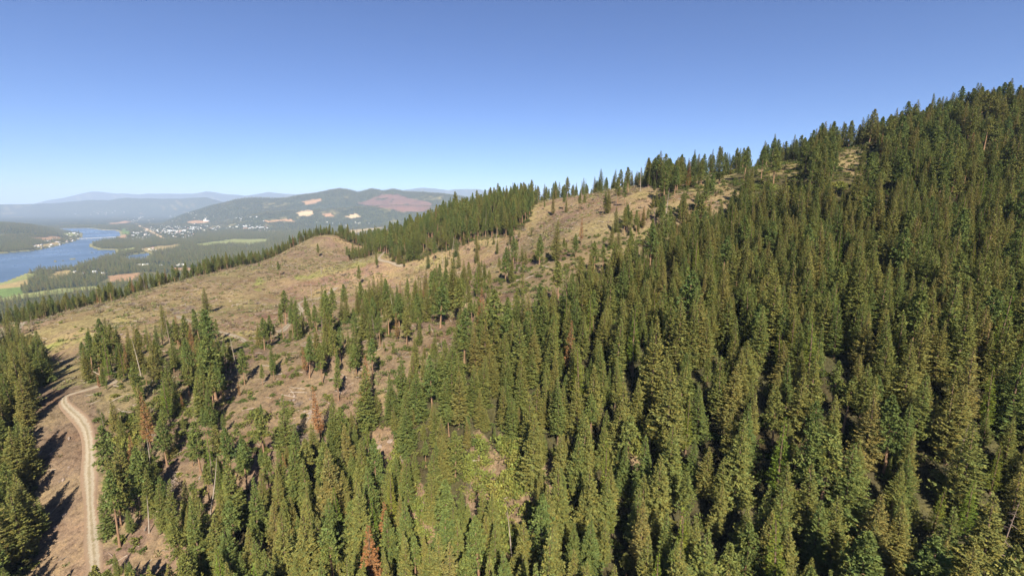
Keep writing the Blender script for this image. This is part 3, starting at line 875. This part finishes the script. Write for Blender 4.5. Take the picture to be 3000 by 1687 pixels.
chosen = np.zeros(N, bool)
PLACE = {'grove': 'in the grove behind the clear-cut', 'treeline': 'in the tree line beyond the clear-cut', 'clearing': 'left on the open clear-cut', 'roadside': 'in the stand shading the dirt road'}
LAND = [(p_, t_) for p_, t_ in ((pix_ground(a, b), t) for a, b, t in [
  (1500,1420,'beside the yellow shrub gap'), (1130,1325,'beside the pink rock outcrop'), (1400,1360,'beside the small bare slide'), (1230,1490,'beside the narrow leafy gap'), (880,1200,'around the bare rocky patch'),
  (520,1430,'by the grey slash above the road'), (430,1620,'by the bare bank of the dirt road'), (2370,1480,'around the bright green shrub under bare pines'), (2785,1420,'near the grey broken-topped dead tree'),
  (2905,1660,'near the large bare dead fir'), (2350,548,'by the yellowish shrub strip under the ridge'), (2510,455,'by the dry grass opening on the ridge'), (2290,478,'around the bare ground on the ridge'),
  (1068,1185,'near the rust-red dying fir'), (1135,1640,'near the brownish drooping fir'), (700,1010,'around the stony opening below the track bend'), (370,1275,'by the light green shrubs above the road')]) if p_ is not None]
LXY = np.array([p_[:2] for p_, _ in LAND])
COLW = {'fir': [(.2, 'deep green'), (.4, 'mid-green'), (.65, 'olive-green'), (.85, 'yellowish olive'), (1.1, 'brownish olive')], 'pine': [(.3, 'deep green'), (.6, 'mid-green'), (.8, 'olive-green'), (1.1, 'yellowish olive')],
        'larch': [(.35, 'fresh green'), (.7, 'yellow-green'), (1.1, 'yellowish')], 'rust': [(2, 'rusty brown')], 'snag': [(2, 'pale grey')]}
NOUN = {'fir': 'fir', 'pine': 'pine', 'larch': 'feathery larch', 'rust': 'dying fir', 'snag': 'bare dead tree'}
def tree_label(s, z, h, hue, x, y, edge_px):
    size = 'young' if h < 11 else 'smallish' if h < 15 else 'medium-sized' if h < 18 else 'tall' if h < 22 else 'very tall'
    col = next(w for t, w in COLW[s] if hue <= t)
    d = np.hypot(LXY[:, 0] - x, LXY[:, 1] - y); q = int(d.argmin()); r_ = math.hypot(x, y)
    if z in PLACE: where = PLACE[z]
    elif d[q] < 17: where = LAND[q][1]
    elif z == 'ridge': where = 'on the ridge against the sky' if r_ > 330 else 'just under the wooded ridge'
    elif z == 'sparse': where = 'on the stony slope above the dirt road' if r_ < 230 else 'on the thinned slope below the clear-cut'
    else: where = 'low in the dense slope forest' if r_ < 150 else 'midway up the dense slope forest' if r_ < 215 else 'high in the dense slope forest' if r_ < 320 else 'at the upper edge of the dense slope forest'
    return f'{size} {col} {NOUN[s]} {where}'
for s in SPN:
    ii = np.where((spec == s) & (show > 3))[0]
    ii = ii[np.argsort(-show[ii])][:285]
    for i in ii:
        chosen[i] = True
        hu = float(g.random())
        lab = tree_label(s, zone[i], hgt[i], hu, X[i], Y[i], px[i])
        place_tree(s, X[i], Y[i], Z[i], hgt[i], lab, lab, hue=hu, slim=.84 if zone[i] in ('sparse', 'clearing', 'grove', 'treeline') else 1.0)
for (x, y, z, h, s, lab) in SINGLES:
    place_tree(s, x, y, z, h, lab, None, vi=2 if 'many drooping' in lab else 0 if 'broken top' in lab else None)

# ------------------------------------------------------------------ instanced masses (geometry nodes on points)
def mass(name, label, pos, rot, scl, idxs, meshes):
    me = bpy.data.meshes.new(name)
    me.vertices.add(len(pos)); me.vertices.foreach_set('co', np.asarray(pos, np.float32).ravel())
    a = me.attributes.new('rot', 'FLOAT_VECTOR', 'POINT'); a.data.foreach_set('vector', np.asarray(rot, np.float32).ravel())
    a = me.attributes.new('scl', 'FLOAT_VECTOR', 'POINT'); a.data.foreach_set('vector', np.asarray(scl, np.float32).ravel())
    a = me.attributes.new('idx', 'INT', 'POINT'); a.data.foreach_set('value', np.asarray(idxs, np.int32))
    a = me.attributes.new('hue', 'FLOAT', 'POINT'); a.data.foreach_set('value', np.random.default_rng(len(pos)).random(len(pos)).astype(np.float32))
    o = add(name, me)
    cl_ = bpy.data.collections.new(name + '_pieces')
    for i, m in enumerate(meshes):
        cl_.objects.link(bpy.data.objects.new('%s_piece_%02d' % (name, i), m))
    ng = bpy.data.node_groups.new(name, 'GeometryNodeTree')
    ng.interface.new_socket('Geometry', in_out='INPUT', socket_type='NodeSocketGeometry')
    ng.interface.new_socket('Geometry', in_out='OUTPUT', socket_type='NodeSocketGeometry')
    nd = ng.nodes; ln = ng.links.new
    gi, go = nd.new('NodeGroupInput'), nd.new('NodeGroupOutput')
    ip = nd.new('GeometryNodeInstanceOnPoints'); ci = nd.new('GeometryNodeCollectionInfo')
    ci.inputs['Collection'].default_value = cl_; ci.inputs['Separate Children'].default_value = True; ci.inputs['Reset Children'].default_value = True
    def na(n, t):
        q = nd.new('GeometryNodeInputNamedAttribute'); q.data_type = t; q.inputs[0].default_value = n
        return q.outputs[0]
    ln(gi.outputs[0], ip.inputs['Points']); ln(ci.outputs[0], ip.inputs['Instance']); ip.inputs['Pick Instance'].default_value = True
    ln(na('idx', 'INT'), ip.inputs['Instance Index'])
    e2r = nd.new('FunctionNodeEulerToRotation'); ln(na('rot', 'FLOAT_VECTOR'), e2r.inputs[0]); ln(e2r.outputs[0], ip.inputs['Rotation'])
    ln(na('scl', 'FLOAT_VECTOR'), ip.inputs['Scale'])
    ln(ip.outputs[0], go.inputs[0])
    md = o.modifiers.new('scatter', 'NODES'); md.node_group = ng
    return tag(o, label, kind='stuff')

def scat(n, sc, fat=.12, tilt=.03, gg=g):
    rot = np.stack([gg.normal(0, tilt, n), gg.normal(0, tilt, n), gg.uniform(0, 6.28, n)], -1)
    f = sc * gg.uniform(1.24 - fat, 1.26 + fat, n)
    return rot, np.stack([f, f, sc], -1)

rest = ~chosen & (spec != 'snag')
for s, nm, lab in (('fir', 'fir_forest', 'mass of further olive-green firs filling the slope forest'), ('pine', 'pine_forest', 'mass of further pines on ridge, grove and tree line'), ('larch', 'larch_forest', 'mass of further yellow-green larches')):
    ii = np.where(rest & (spec == s))[0]
    if len(ii) == 0: continue
    rot, scl = scat(len(ii), hgt[ii] / 24)
    sl_ = np.where(np.isin(zone[ii].astype(str), ['sparse', 'clearing', 'grove', 'treeline']), .84, 1.0); scl[:, 0] *= sl_; scl[:, 1] *= sl_
    mass(nm, lab, np.stack([X[ii], Y[ii], Z[ii] - .15], -1), rot, scl, g.integers(len(VARS[s]), size=len(ii)), [v[2] for v in VARS[s]])

# the town's quarters (picture ellipse, houses, sheds and barns, place)
CLUST = [ # ellipse in the picture, houses, sheds/barns, place words
 ((405,691,32,10),16,5,'between the bridge and the tree-covered point'), ((480,672,55,10),40,9,'in the town centre by the main road'), ((530,680,40,14),30,3,'in the town streets beyond the river'),
 ((610,668,50,7),22,6,'on the far side of the town'), ((720,664,40,5),6,8,'in the mill yard'), ((770,672,35,7),14,2,'below the quarry hill'), ((320,622,45,3),3,9,'in the far white mill row'),
 ((415,645,35,8),9,2,'on the slope behind the town'), ((170,706,40,8),10,1,'along the wooded far bank'), ((150,722,45,5),12,1,'on the far shore by the water'), ((215,688,16,5),8,0,'on the wooded point across the river'),
 ((560,640,60,14),12,3,'among the trees above the town'), ((740,642,50,6),7,1,'near the tan quarry'), ((480,775,60,5),3,2,'among the woods on the near bank'), ((450,731,30,4),3,3,'beside the pond'), ((250,800,50,5),3,0,'in the near bank meadows'), ((1000,655,90,6),7,2,'below the bare orange quarry'), ((260,628,60,4),4,2,'on the far valley floor'),
]

# valley woods
def woods(name, label, r0, r1_, s, meshes, hmean, extra=None, pdec=0.0):
    ymax = r1_; xs = []; ys = []
    X, Y = jgrid(-r1_ * .84, r1_ * .45, r0 * .5, r1_, s, g)
    r = np.hypot(X, Y); az = np.degrees(np.arctan2(X, Y))
    k = (r >= r0) & (r < r1_) & (az > -56) & (az < 8)
    X, Y, r = X[k], Y[k], r[k]
    h = np.clip(g.normal(hmean, 4, len(X)), 6, 34)
    Z = ground_z(X, Y)
    ok = ~lookup(water_mask, X, Y) & ~lookup(FIELD, X, Y) & ~lookup(bare_v & (rg > 1350), X, Y) & ~lookup(shore, X, Y)
    px, py, d = project(np.stack([X, Y, Z], -1))
    ok &= (px > -150) & (px < 1700) & (((Z + h - CZ) / r) > lookup(runmax, X, Y) - .001)
    fb = fbm(X, Y, 180, 71, 3)
    ok &= g.random(len(X)) < np.clip(.86 + fb * 1.6, .12, 1)
    for poly in TOWN: ok &= ~(in_poly(px, py, poly) & (g.random(len(X)) < .6))
    for (ex, ey, ea, eb), _, _, _ in CLUST: ok &= ~((((px - ex) / (ea * 1.25)) ** 2 + ((py - ey - 1.5) / (eb * 1.3)) ** 2 < 1) & (g.random(len(X)) < .62))
    X, Y, Z, h, fb = X[ok], Y[ok], Z[ok], h[ok], fb[ok]
    rot, scl = scat(len(X), h / 24, .2)
    ids = g.integers(len(meshes), size=len(X))
    print(name, len(X))
    return mass(name, label, np.stack([X, Y, Z - .3], -1), rot, scl, ids, meshes)

TOWN = [r1((1280,620),(1380,610),(1530,640),(1560,680),(1300,690)), r1((1480,560),(1620,565),(1900,575),(1940,640),(1800,650),(1560,610)), r1((1920,560),(2260,555),(2270,600),(1950,625)),
        r1((2300,545),(2576,540),(2576,585),(2300,580)), r1((1560,640),(1960,640),(1960,700),(1600,700)), r1((1320,540),(1500,530),(1480,560),(1330,560))]
woods('mid_forest', 'conifer woods on the far flanks below the clear-cut', 1050, 2300, 9.0, [v[2] for v in V_MID] + [V_DECID[0][2]], 21)
woods('hill_forest', 'dark woods on the hills across the valley', 6500, 10500, 27.0, [v[2] for v in V_FAR], 27)
woods('valley_forest', 'dark conifer woods spread over the valley floor', 2300, 6500, 17.0, [v[2] for v in V_FAR], 25)

# ------------------------------------------------------------------ dirt road and logging tracks
def catmull(P, n=10):
    P = np.asarray(P, float); Q = np.concatenate([[2 * P[0] - P[1]], P, [2 * P[-1] - P[-2]]]); out = []
    for i in range(1, len(Q) - 2):
        for t in np.linspace(0, 1, n, endpoint=False):
            a, b, c, d = Q[i - 1], Q[i], Q[i + 1], Q[i + 2]
            out.append(.5 * (2 * b + (c - a) * t + (2 * a - 5 * b + 4 * c - d) * t * t + (3 * b - a - 3 * c + d) * t ** 3))
    return np.array(out + [Q[-2]])

def track(name, label, pix, width, lift=.10):
    pts3 = [pix_ground(a, b) for a, b in pix]
    C = catmull(np.array([p[:2] for p in pts3 if p is not None]), 14)
    seg = np.hypot(*np.diff(C, axis=0).T); L = np.concatenate([[0], np.cumsum(seg)])
    s = np.arange(0, L[-1], .9)
    C = np.stack([np.interp(s, L, C[:, 0]), np.interp(s, L, C[:, 1])], -1)
    T = np.gradient(C, axis=0); T /= np.linalg.norm(T, axis=1)[:, None] + 1e-9
    Nn = np.stack([-T[:, 1], T[:, 0]], -1)
    acr = np.linspace(-1, 1, 13)
    prof = np.array([-.12, .0, .02, -.05, -.06, .01, .05, .01, -.06, -.05, .02, .0, -.12])
    wv = width * .5 * (1 + .14 * np.sin(s * .21) + .1 * np.sin(s * .083 + 1))
    P = C[:, None, :] + Nn[:, None, :] * (acr[None, :, None] * wv[:, None, None])
    Zr = ground_z(P[..., 0], P[..., 1]) + lift + prof[None, :]
    V = np.concatenate([P, Zr[..., None]], -1).reshape(-1, 3)
    n, m = len(C), len(acr); idx = np.arange(n * m).reshape(n, m)
    F = np.stack([idx[:-1, :-1], idx[:-1, 1:], idx[1:, 1:], idx[1:, :-1]], -1).reshape(-1, 4)
    me = mesh_np(name, V, F, [M_ROAD], smooth_=True)
    at = me.attributes.new('across', 'FLOAT', 'POINT'); at.data.foreach_set('value', np.tile(acr, n).astype(np.float32))
    TRACKC.append((C, width))
    return tag(add(name, me), label, kind='structure')
TRACKC = []
def off_track(x, y, m=1.6):
    ok = np.ones(np.shape(x), bool)
    for C, w in TRACKC:
        for c in C[::2]: ok &= (np.asarray(x) - c[0]) ** 2 + (np.asarray(y) - c[1]) ** 2 > (w * .5 + m) ** 2
    return ok

track('dirt_road', 'pale two-rut dirt road curving beside a dark fir stand', [(300,1900),(285,1760),(280,1687),(274,1600),(266,1500),(262,1400),(262,1320),(254,1262),(235,1228),(206,1200),(188,1180),(190,1163),(214,1153),(250,1143),(300,1128),(350,1118)], 3.9)
track('logging_track', 'bare logging track bending through the clear-cut', [(985,842),(940,872),(900,878),(872,892),(882,912),(862,935),(820,975)], 5.5, .15)
track('logging_track', 'short dirt track crossing the gap between knoll and grove', [(1180,780),(1140,768),(1114,762),(1113,752),(1130,735)], 5.0, .18)
track('logging_track', 'pale track looping on the lower clear-cut', [(520,925),(575,952),(586,964),(640,972),(690,985),(720,1002)], 4.0, .15)
track('logging_track', 'faint track along the outer edge of the clear-cut', [(0,962),(66,946),(166,918),(250,897),(310,884)], 4.0, .2)

# ------------------------------------------------------------------ boulders, logs, shrubs, slash
def rock_mesh(seed, flat=.7):
    import bmesh
    g_ = np.random.default_rng(seed)
    bm = bmesh.new(); bmesh.ops.create_icosphere(bm, subdivisions=2, radius=1.0)
    pl = [(v / np.linalg.norm(v), g_.uniform(.55, .9)) for v in g_.normal(0, 1, (9, 3))]
    for v in bm.verts:
        c = np.array(v.co)
        for n, d in pl:
            q = c @ n
            if q > d: c = c - n * (q - d)
        c *= 1 + .06 * g_.normal()
        v.co = (c[0], c[1] * .8, c[2] * flat)
    me = bpy.data.meshes.new('boulder'); bm.to_mesh(me); bm.free(); me.materials.append(M_ROCK); return me
ROCKS = [rock_mesh(i, f) for i, f in enumerate([.7, .6, .9, .5])]

def scatter_px(poly_or_ellipse, n, gg):
    out = []
    for _ in range(n * 4):
        if len(out) >= n: break
        gx, gy, ga, gb = poly_or_ellipse
        a = gg.uniform(0, 6.28); q = math.sqrt(gg.random())
        p = pix_ground(gx + ga * q * math.cos(a), gy + gb * q * math.sin(a))
        if p is not None and (p[1] > 1200 or off_track(p[0], p[1], 2.2)): out.append(p)
    return out

g3 = np.random.default_rng(31)
ROCKSPOT = [((880,1215,60,70), 16, (.4, 1.3), 'grey-tan boulder on the bare rocky slope patch'), ((1135,1325,45,45), 12, (.6, 1.6), 'angular pinkish rock of the outcrop between the firs'),
            ((700,840,260,60), 16, (.7, 1.6), 'pale rock lying on the open clear-cut'), ((900,740,90,45), 10, (.8, 1.8), 'pale rock on the flank of the bare knoll'), ((450,1000,180,40), 8, (.7, 1.5), 'small rock at the lower edge of the clear-cut'),
            ((190,1400,55,180), 9, (.4, 1.0), 'small stone on the bare ground beside the dirt road'), ((1650,630,90,40), 9, (.8, 1.6), 'pale rock on the upper clear-cut slope'), ((1510,830,14,8), 2, (1.2, 1.8), 'rounded pale boulder between pines above the dense forest')]
for el, n, (a, b), lab in ROCKSPOT:
    for p in scatter_px(el, n, g3):
        s = float(g3.uniform(a, b)); o = add('boulder', ROCKS[int(g3.integers(4))])
        o.location = (p[0], p[1], p[2] + s * .12); o.scale = (s, s * g3.uniform(.7, 1.1), s * g3.uniform(.7, 1)); o.rotation_euler = (g3.normal(0, .2), g3.normal(0, .2), g3.uniform(0, 6.28))
        tag(o, lab, 'boulder', lab)

def log_mesh(seed):
    g_ = np.random.default_rng(seed); n = 6; x = np.linspace(-.5, .5, n)
    path = np.stack([x, g_.normal(0, .006, n), g_.normal(0, .004, n)], -1)
    V, F = tube(path, np.linspace(.028, .016, n), 7)
    ends = [np.array([list(range(0, 7))]), np.array([list(range((n - 1) * 7, n * 7))[::-1]])]
    mi = [0] * len(F) + [1, 1]
    return mesh_np('fallen_log', V, [F] + ends, [M_DEAD, M_CUT], mi=mi)
LOGS = [log_mesh(i) for i in range(4)]
LOGSPOT = [((880,1210,70,80), 14, 'weathered log lying on the bare rocky slope patch'), ((500,1430,80,80), 10, 'grey dead log in the slash beside the dirt road shrubs'), ((420,1640,80,60), 9, 'fallen log on the bare bank beside the dirt road'),
           ((650,870,330,70), 30, 'pale log left lying on the clear-cut'), ((1600,640,130,50), 12, 'pale log left lying on the upper clear-cut'), ((170,1380,40,150), 4, 'short log on bare ground between dirt road and fir stand'), ((1200,880,160,60), 12, 'fallen log among the sparse pines below the clear-cut')]
for el, n, lab in LOGSPOT:
    for p in scatter_px(el, n, g3):
        L = float(g3.uniform(3, 8) * (.55 if 'road' in lab else 1)); a = float(g3.uniform(0, 6.28)); dx, dy = math.cos(a), math.sin(a)
        z0, z1 = float(ground_z(p[0] - dx * L * .4, p[1] - dy * L * .4)), float(ground_z(p[0] + dx * L * .4, p[1] + dy * L * .4))
        o = add('fallen_log', LOGS[int(g3.integers(4))]); o.scale = (L, L * .9, L * .9)
        o.location = (p[0], p[1], (z0 + z1) / 2 + .02 * L); o.rotation_euler = (0, -math.atan2(z1 - z0, .8 * L), a)
        tag(o, lab, 'log', lab)

SHRUBSPOT = [((1500,1450,55,165), 40, (1.0, 2.1), 'bright yellow-green shrub in the sunny gap between lower slope firs'), ((1400,1370,34,90), 16, (.9, 1.6), 'yellow-green shrub above the small bare slide in the forest'), ((1180,1400,34,90), 18, (.9, 1.7), 'yellow-green shrub below the pink rock outcrop'),
             ((1230,1530,26,90), 16, (.9, 1.6), 'leafy light green shrub in the narrow forest gap'), ((2350,560,140,26), 46, (.9, 1.9), 'yellowish shrub in the strip under the ridge trees'), ((2370,1500,40,40), 10, (1.2, 2.0), 'bright green shrub under the bare pine trunks'),
             ((370,1275,45,45), 14, (1.0, 1.9), 'light green shrub on the bank above the dirt road'), ((1860,1300,30,45), 9, (1.2, 2.), 'bright green shrub in a gap of the dense forest'), ((410,1400,60,110), 14, (.7, 1.3), 'low green shrub beside the dirt road'),
             ((260,960,110,20), 10, (.5, .9), 'small green bush on the grassy lower clear-cut'), ((2330,500,120,30), 10, (.9, 1.6), 'green bush on the dry ground under the ridge'), ((650,1230,220,120), 30, (.7, 1.5), 'dull green shrub on the thinned stony slope'), ((2870,600,100,180), 8, (1, 1.8), 'green shrub among dark firs under the ridge')]
for el, n, (a, b), lab in SHRUBSPOT:
    for p in scatter_px(el, n, g3):
        s = float(g3.uniform(a, b)); v = V_SHRUB[int(g3.integers(3))]
        e = empty('shrub', (p[0], p[1], p[2] - .05), float(g3.uniform(0, 6.28)), s); tag(e, lab, 'shrub', lab)
        add('stem', v[1], e); q = add('foliage', v[0], e); q['hue'] = float(g3.uniform(0, .8 if 'yellow' in lab or 'bright' in lab else 1) if 'dull' not in lab else g3.uniform(.88, 1))

M_PILE = mat_plain('pile_wood', (.20, .155, .12), .35, 2)
piles = []
for i in range(3):
    g_ = np.random.default_rng(860 + i); prt = []
    for k in range(70):
        c = np.array([g_.normal(0, 1.1), g_.normal(0, .8), abs(g_.normal(0, .55))]); a = g_.uniform(0, 6.28); L = g_.uniform(1.2, 3.6); d = np.array([math.cos(a), math.sin(a), g_.normal(0, .25)]) * L / 2
        prt.append(tube([c - d, c + d], [.07, .03], 4))
    v, f = merge(prt); piles.append(mesh_np('brush_pile', v, f, [M_PILE]))
for el, n, lab in [((600,900,230,35), 8, 'tangled grey pile of cut branches on the lower clear-cut'), ((1000,830,120,30), 5, 'tangled pile of branches beside the logging track'), ((1550,680,110,25), 4, 'pile of cut branches on the upper clear-cut'), ((480,1440,60,50), 5, 'grey tangle of dead branches above the dirt road'), ((880,1240,50,60), 3, 'tangle of dead branches on the bare rocky patch')]:
    for p in scatter_px(el, n, g3):
        o = add('brush_pile', piles[int(g3.integers(3))]); s = float(g3.uniform(.8, 1.5)); o.location = (p[0], p[1], p[2] - .1); o.scale = (s, s, s); o.rotation_euler = (0, 0, float(g3.uniform(0, 6.28)))
        tag(o, lab, 'brush pile', lab)

# small things nobody could count: slash, tufts
def pts_in(n, x0, x1, y0, y1, dens_fn, gg):
    X = gg.uniform(x0, x1, n); Y = gg.uniform(y0, y1, n); Z = ground_z(X, Y)
    px, py, d = project(np.stack([X, Y, Z], -1)); ok = (d > 40) & (px > -150) & (px < 3100) & (py < 1900) & ~lookup(hidden, X, Y)
    pr = dens_fn(X, Y, px, py); ok &= gg.random(n) < pr
    X, Y, Z = X[ok], Y[ok], Z[ok]; ok = off_track(X, Y, 1.0)
    return X[ok], Y[ok], Z[ok]
def dens_open(X, Y, px, py):
    a = in_poly(px, py, CLEAR) * 1.0; b = in_poly(px, py, SPARSE) * .9; c = in_poly(px, py, ROADWAY) * .2
    q = np.maximum(np.maximum(a, b), c)
    for gx, gy, ga, gb in GAPS: q = np.maximum(q, (((px - gx) / ga) ** 2 + ((py - gy) / gb) ** 2 < 1) * .9)
    onroad = np.zeros(len(px), bool)
    return q * np.clip(.45 + fbm(X, Y, 30, 91, 3) * 2.2, .06, 1)
stick = []
for i in range(3):
    g_ = np.random.default_rng(900 + i)
    stick.append(mesh_np('stick', *tube([(-.5, 0, 0), (0, g_.normal(0, .03), .01), (.5, 0, 0)], [.02, .018, .008], 4), [M_DEAD if i else M_TWIG]))
X_, Y_, Z_ = pts_in(60000, -620, 320, 60, 760, dens_open, g3)
n = len(X_); L_ = g3.gamma(3, .8, n).clip(.8, 6)
rot = np.stack([np.zeros(n), g3.normal(0, .18, n), g3.uniform(0, 6.28, n)], -1)
mass('logging_slash', 'scattered sticks and branches left on the cut ground', np.stack([X_, Y_, Z_ + .08], -1), rot, np.stack([L_, L_ * 2.3, L_ * 2.0], -1), g3.integers(3, size=n), stick)
tuft = []
M_TUFT = mat_foliage('dry_tufts', [(0, (.20, .15, .07)), (.35, (.13, .10, .07)), (.6, (.16, .17, .06)), (.8, (.25, .20, .10)), (1, (.10, .13, .04))])
for i in range(4):
    g_ = np.random.default_rng(950 + i); ck = Cards()
    for k in range(16):
        d = g_.normal(0, 1, 3); d[2] = abs(d[2]) + .3
        ck.kite(g_.normal(0, .22, 3) * np.array([1, 1, 0]), d, g_.normal(0, 1, 3), g_.uniform(.4, .8), .09, rnd_tint(g_, .3))
    tuft.append(ck.mesh('tuft', [M_TUFT]))
X_, Y_, Z_ = pts_in(80000, -620, 320, 60, 760, lambda *a: dens_open(*a) * .9, g3)
n = len(X_); s_ = g3.gamma(3, .45, n).clip(.5, 3.2); rot, scl = scat(n, s_, .3, .1, g3)
mass('ground_cover', 'dry grass tufts and low brush over the open ground', np.stack([X_, Y_, Z_ - .03], -1), rot, scl, g3.integers(4, size=n), tuft)
# saplings and brush under the forest and in the gaps
def dens_wood(X, Y, px, py):
    return np.where(in_poly(px, py, CLEAR) | in_poly(px, py, ROADWAY), .0, .62 - .25 * in_poly(px, py, SPARSE))
X_, Y_, Z_ = pts_in(34000, -330, 420, 60, 520, dens_wood, g3)
n = len(X_); rot, scl = scat(n, g3.uniform(.35, .9, n), .3, .06, g3)
mass('undergrowth', 'low brush under the trees', np.stack([X_, Y_, Z_ - .05], -1), rot, scl, g3.integers(3, size=n), [v[2] for v in V_UNDER])

# ------------------------------------------------------------------ the town in the valley
WALLS = {'white': mat_plain('white_wall', (.50, .49, .47), .06, .3), 'cream': mat_plain('cream_wall', (.66, .60, .48), .06, .3), 'tan': mat_plain('tan_wall', (.48, .38, .28), .08, .3), 'grey': mat_plain('grey_wall', (.50, .50, .50), .06, .3)}
ROOFS = {'white': mat_plain('white_roof', (.50, .50, .50), .05, .3, .5), 'pale grey': mat_plain('pale_roof', (.58, .58, .58), .08, .3, .6), 'brown': mat_plain('brown_roof', (.22, .15, .11), .1, .3), 'red': mat_plain('red_roof', (.35, .12, .09), .1, .3)}
def gable(w, l, h, rh, eave=.6):
    a, b = w / 2, l / 2
    V = [(-a, -b, -1), (a, -b, -1), (a, b, -1), (-a, b, -1), (-a, -b, h), (a, -b, h), (a, b, h), (-a, b, h), (0, -b, h + rh), (0, b, h + rh)]
    wall = (V, [[(0, 1, 5, 4), (2, 3, 7, 6), (1, 2, 6, 5), (3, 0, 4, 7)], [(4, 5, 8), (6, 7, 9)]])
    e = eave; k = rh / a; t = .35
    R_ = []
    for s in (-1, 1):
        R_ += [(s * (a + e), -b - e, h - k * e + .05), (s * (a + e), b + e, h - k * e + .05), (0, b + e, h + rh + .05), (0, -b - e, h + rh + .05)]
    top = [(x, y, z + t) for x, y, z in R_]
    VV = R_ + top
    Fq = []
    for o in (0, 4):
        Fq += [(8 + o, 9 + o, 10 + o, 11 + o), (3 + o, 2 + o, 1 + o, o), (o, o + 1, o + 9, o + 8), (o + 1, o + 2, o + 10, o + 9), (o + 3, o, o + 8, o + 11)]
    return wall, (VV, [Fq])
HSIZE = {'house': (10, 14, 4.2, 3.0), 'shed': (26, 60, 7, 3.5), 'barn': (18, 32, 6, 4.0)}
HMESH = {}
for kd, (w, l, h, rh) in HSIZE.items():
    wl, rf = gable(w, l, h, rh)
    for wn_, wm in WALLS.items(): HMESH[kd, 'w', wn_] = mesh_np('wall', wl[0], wl[1], [wm])
    for rn_, rm_ in ROOFS.items(): HMESH[kd, 'r', rn_] = mesh_np('roof', rf[0], rf[1], [rm_])
g4 = np.random.default_rng(44)
for el, nh, nb, place in CLUST:
    nh = int(nh * 1.45); nb = int(nb * .8 + .5)
    el = (el[0], el[1], el[2] * 1.2, el[3] * 1.25)
    for j, p in enumerate(scatter_px(el, nh + nb, g4)):
        if p[2] < 1.5 or p[1] < 1200: continue
        kd = 'house' if j < nh else ('shed' if g4.random() < .55 else 'barn')
        wn_ = str(g4.choice(list(WALLS), p=[.5, .2, .15, .15])); rn_ = str(g4.choice(list(ROOFS), p=[.38, .32, .22, .08] if kd == 'house' else [.6, .3, .05, .05]))
        e = empty({'house': 'house', 'shed': 'long_shed', 'barn': 'barn'}[kd], tuple(p), float(g4.choice([.2, 1.77, .5, 2.0]) + g4.normal(0, .1)), float(g4.uniform(.85, 1.3) if kd == 'house' else g4.uniform(.6, 1.0)))
        lab = f"{wn_}-walled {'small house' if kd == 'house' else 'long metal shed' if kd == 'shed' else 'barn'} with {rn_} roof {place}"
        tag(e, lab, kd, lab)
        add('wall', HMESH[kd, 'w', wn_], e); add('roof', HMESH[kd, 'r', rn_], e)

# tall white mill tower behind the town
def boxm(name, x0, x1, y0, y1, z0, z1, m):
    V = [(x, y, z) for z in (z0, z1) for y in (y0, y1) for x in (x0, x1)]
    return mesh_np(name, V, [[(0, 2, 3, 1), (4, 5, 7, 6), (0, 1, 5, 4), (1, 3, 7, 5), (3, 2, 6, 7), (2, 0, 4, 6)]], [m])
p = pix_ground(603, 648)
e = empty('mill_building', tuple(p)); tag(e, 'tall white mill tower with lower wings behind the town', 'building')
add('tower', boxm('tower', -9, 9, -9, 9, -2, 52, WALLS['white']), e); add('lower_wing', boxm('lower_wing', 9.2, 60, -12, 12, -2, 15, WALLS['white']), e); add('lower_wing', boxm('lower_wing', -34, -9.2, -10, 10, -2, 22, WALLS['cream']), e)
# bridge across the river
A0, B0 = pix_ground(226, 702), pix_ground(345, 696)
A0, B0 = np.array(A0), np.array(B0)
dv = B0[:2] - A0[:2]; Lb = float(np.hypot(*dv)); ab = math.atan2(dv[1], dv[0])
e = empty('road_bridge', (A0[0], A0[1], 0), ab); tag(e, 'long pale concrete road bridge crossing the blue river', 'bridge')
MC = mat_plain('concrete', (.55, .53, .49), .1, .1)
add('deck', boxm('deck', 0, Lb, -6, 6, 9, 10.6, MC), e)
for s in (-1, 1): add('railing', boxm('railing', 0, Lb, s * 5.6 - .15, s * 5.6 + .15, 10.602, 11.8, MC), e)
for i in range(1, 9): add('pier', boxm('pier', Lb * i / 9 - 1.2, Lb * i / 9 + 1.2, -4.5, 4.5, -9, 8.998, MC), e)

# ------------------------------------------------------------------ haze: the valley air
me = bpy.data.meshes.new('haze')
x0, x1, y0, y1, z0, z1 = -34000, 34000, -2500, 36000, -14, 1330
V = [(x, y, z) for z in (z0, z1) for y in (y0, y1) for x in (x0, x1)]
hz = add('haze', mesh_np('haze', V, [[(0, 2, 3, 1), (4, 5, 7, 6), (0, 1, 5, 4), (1, 3, 7, 5), (3, 2, 6, 7), (2, 0, 4, 6)]]))
hm = bpy.data.materials.new('haze'); hm.use_nodes = True; ht = hm.node_tree; ht.nodes.clear()
ho = ht.nodes.new('ShaderNodeOutputMaterial'); hv = ht.nodes.new('ShaderNodeVolumePrincipled')
hv.inputs['Color'].default_value = (.58, .73, 1.0, 1); hv.inputs['Density'].default_value = HAZE_DENSITY; hv.inputs['Anisotropy'].default_value = -0.12
ht.links.new(hv.outputs[0], ho.inputs['Volume']); hz.data.materials.append(hm)
tag(hz, 'thin blue summer haze lying in the valley', kind='stuff')
print('height range', float(GZ.min()), float(GZ.max()), 'objects', len(bpy.data.objects))
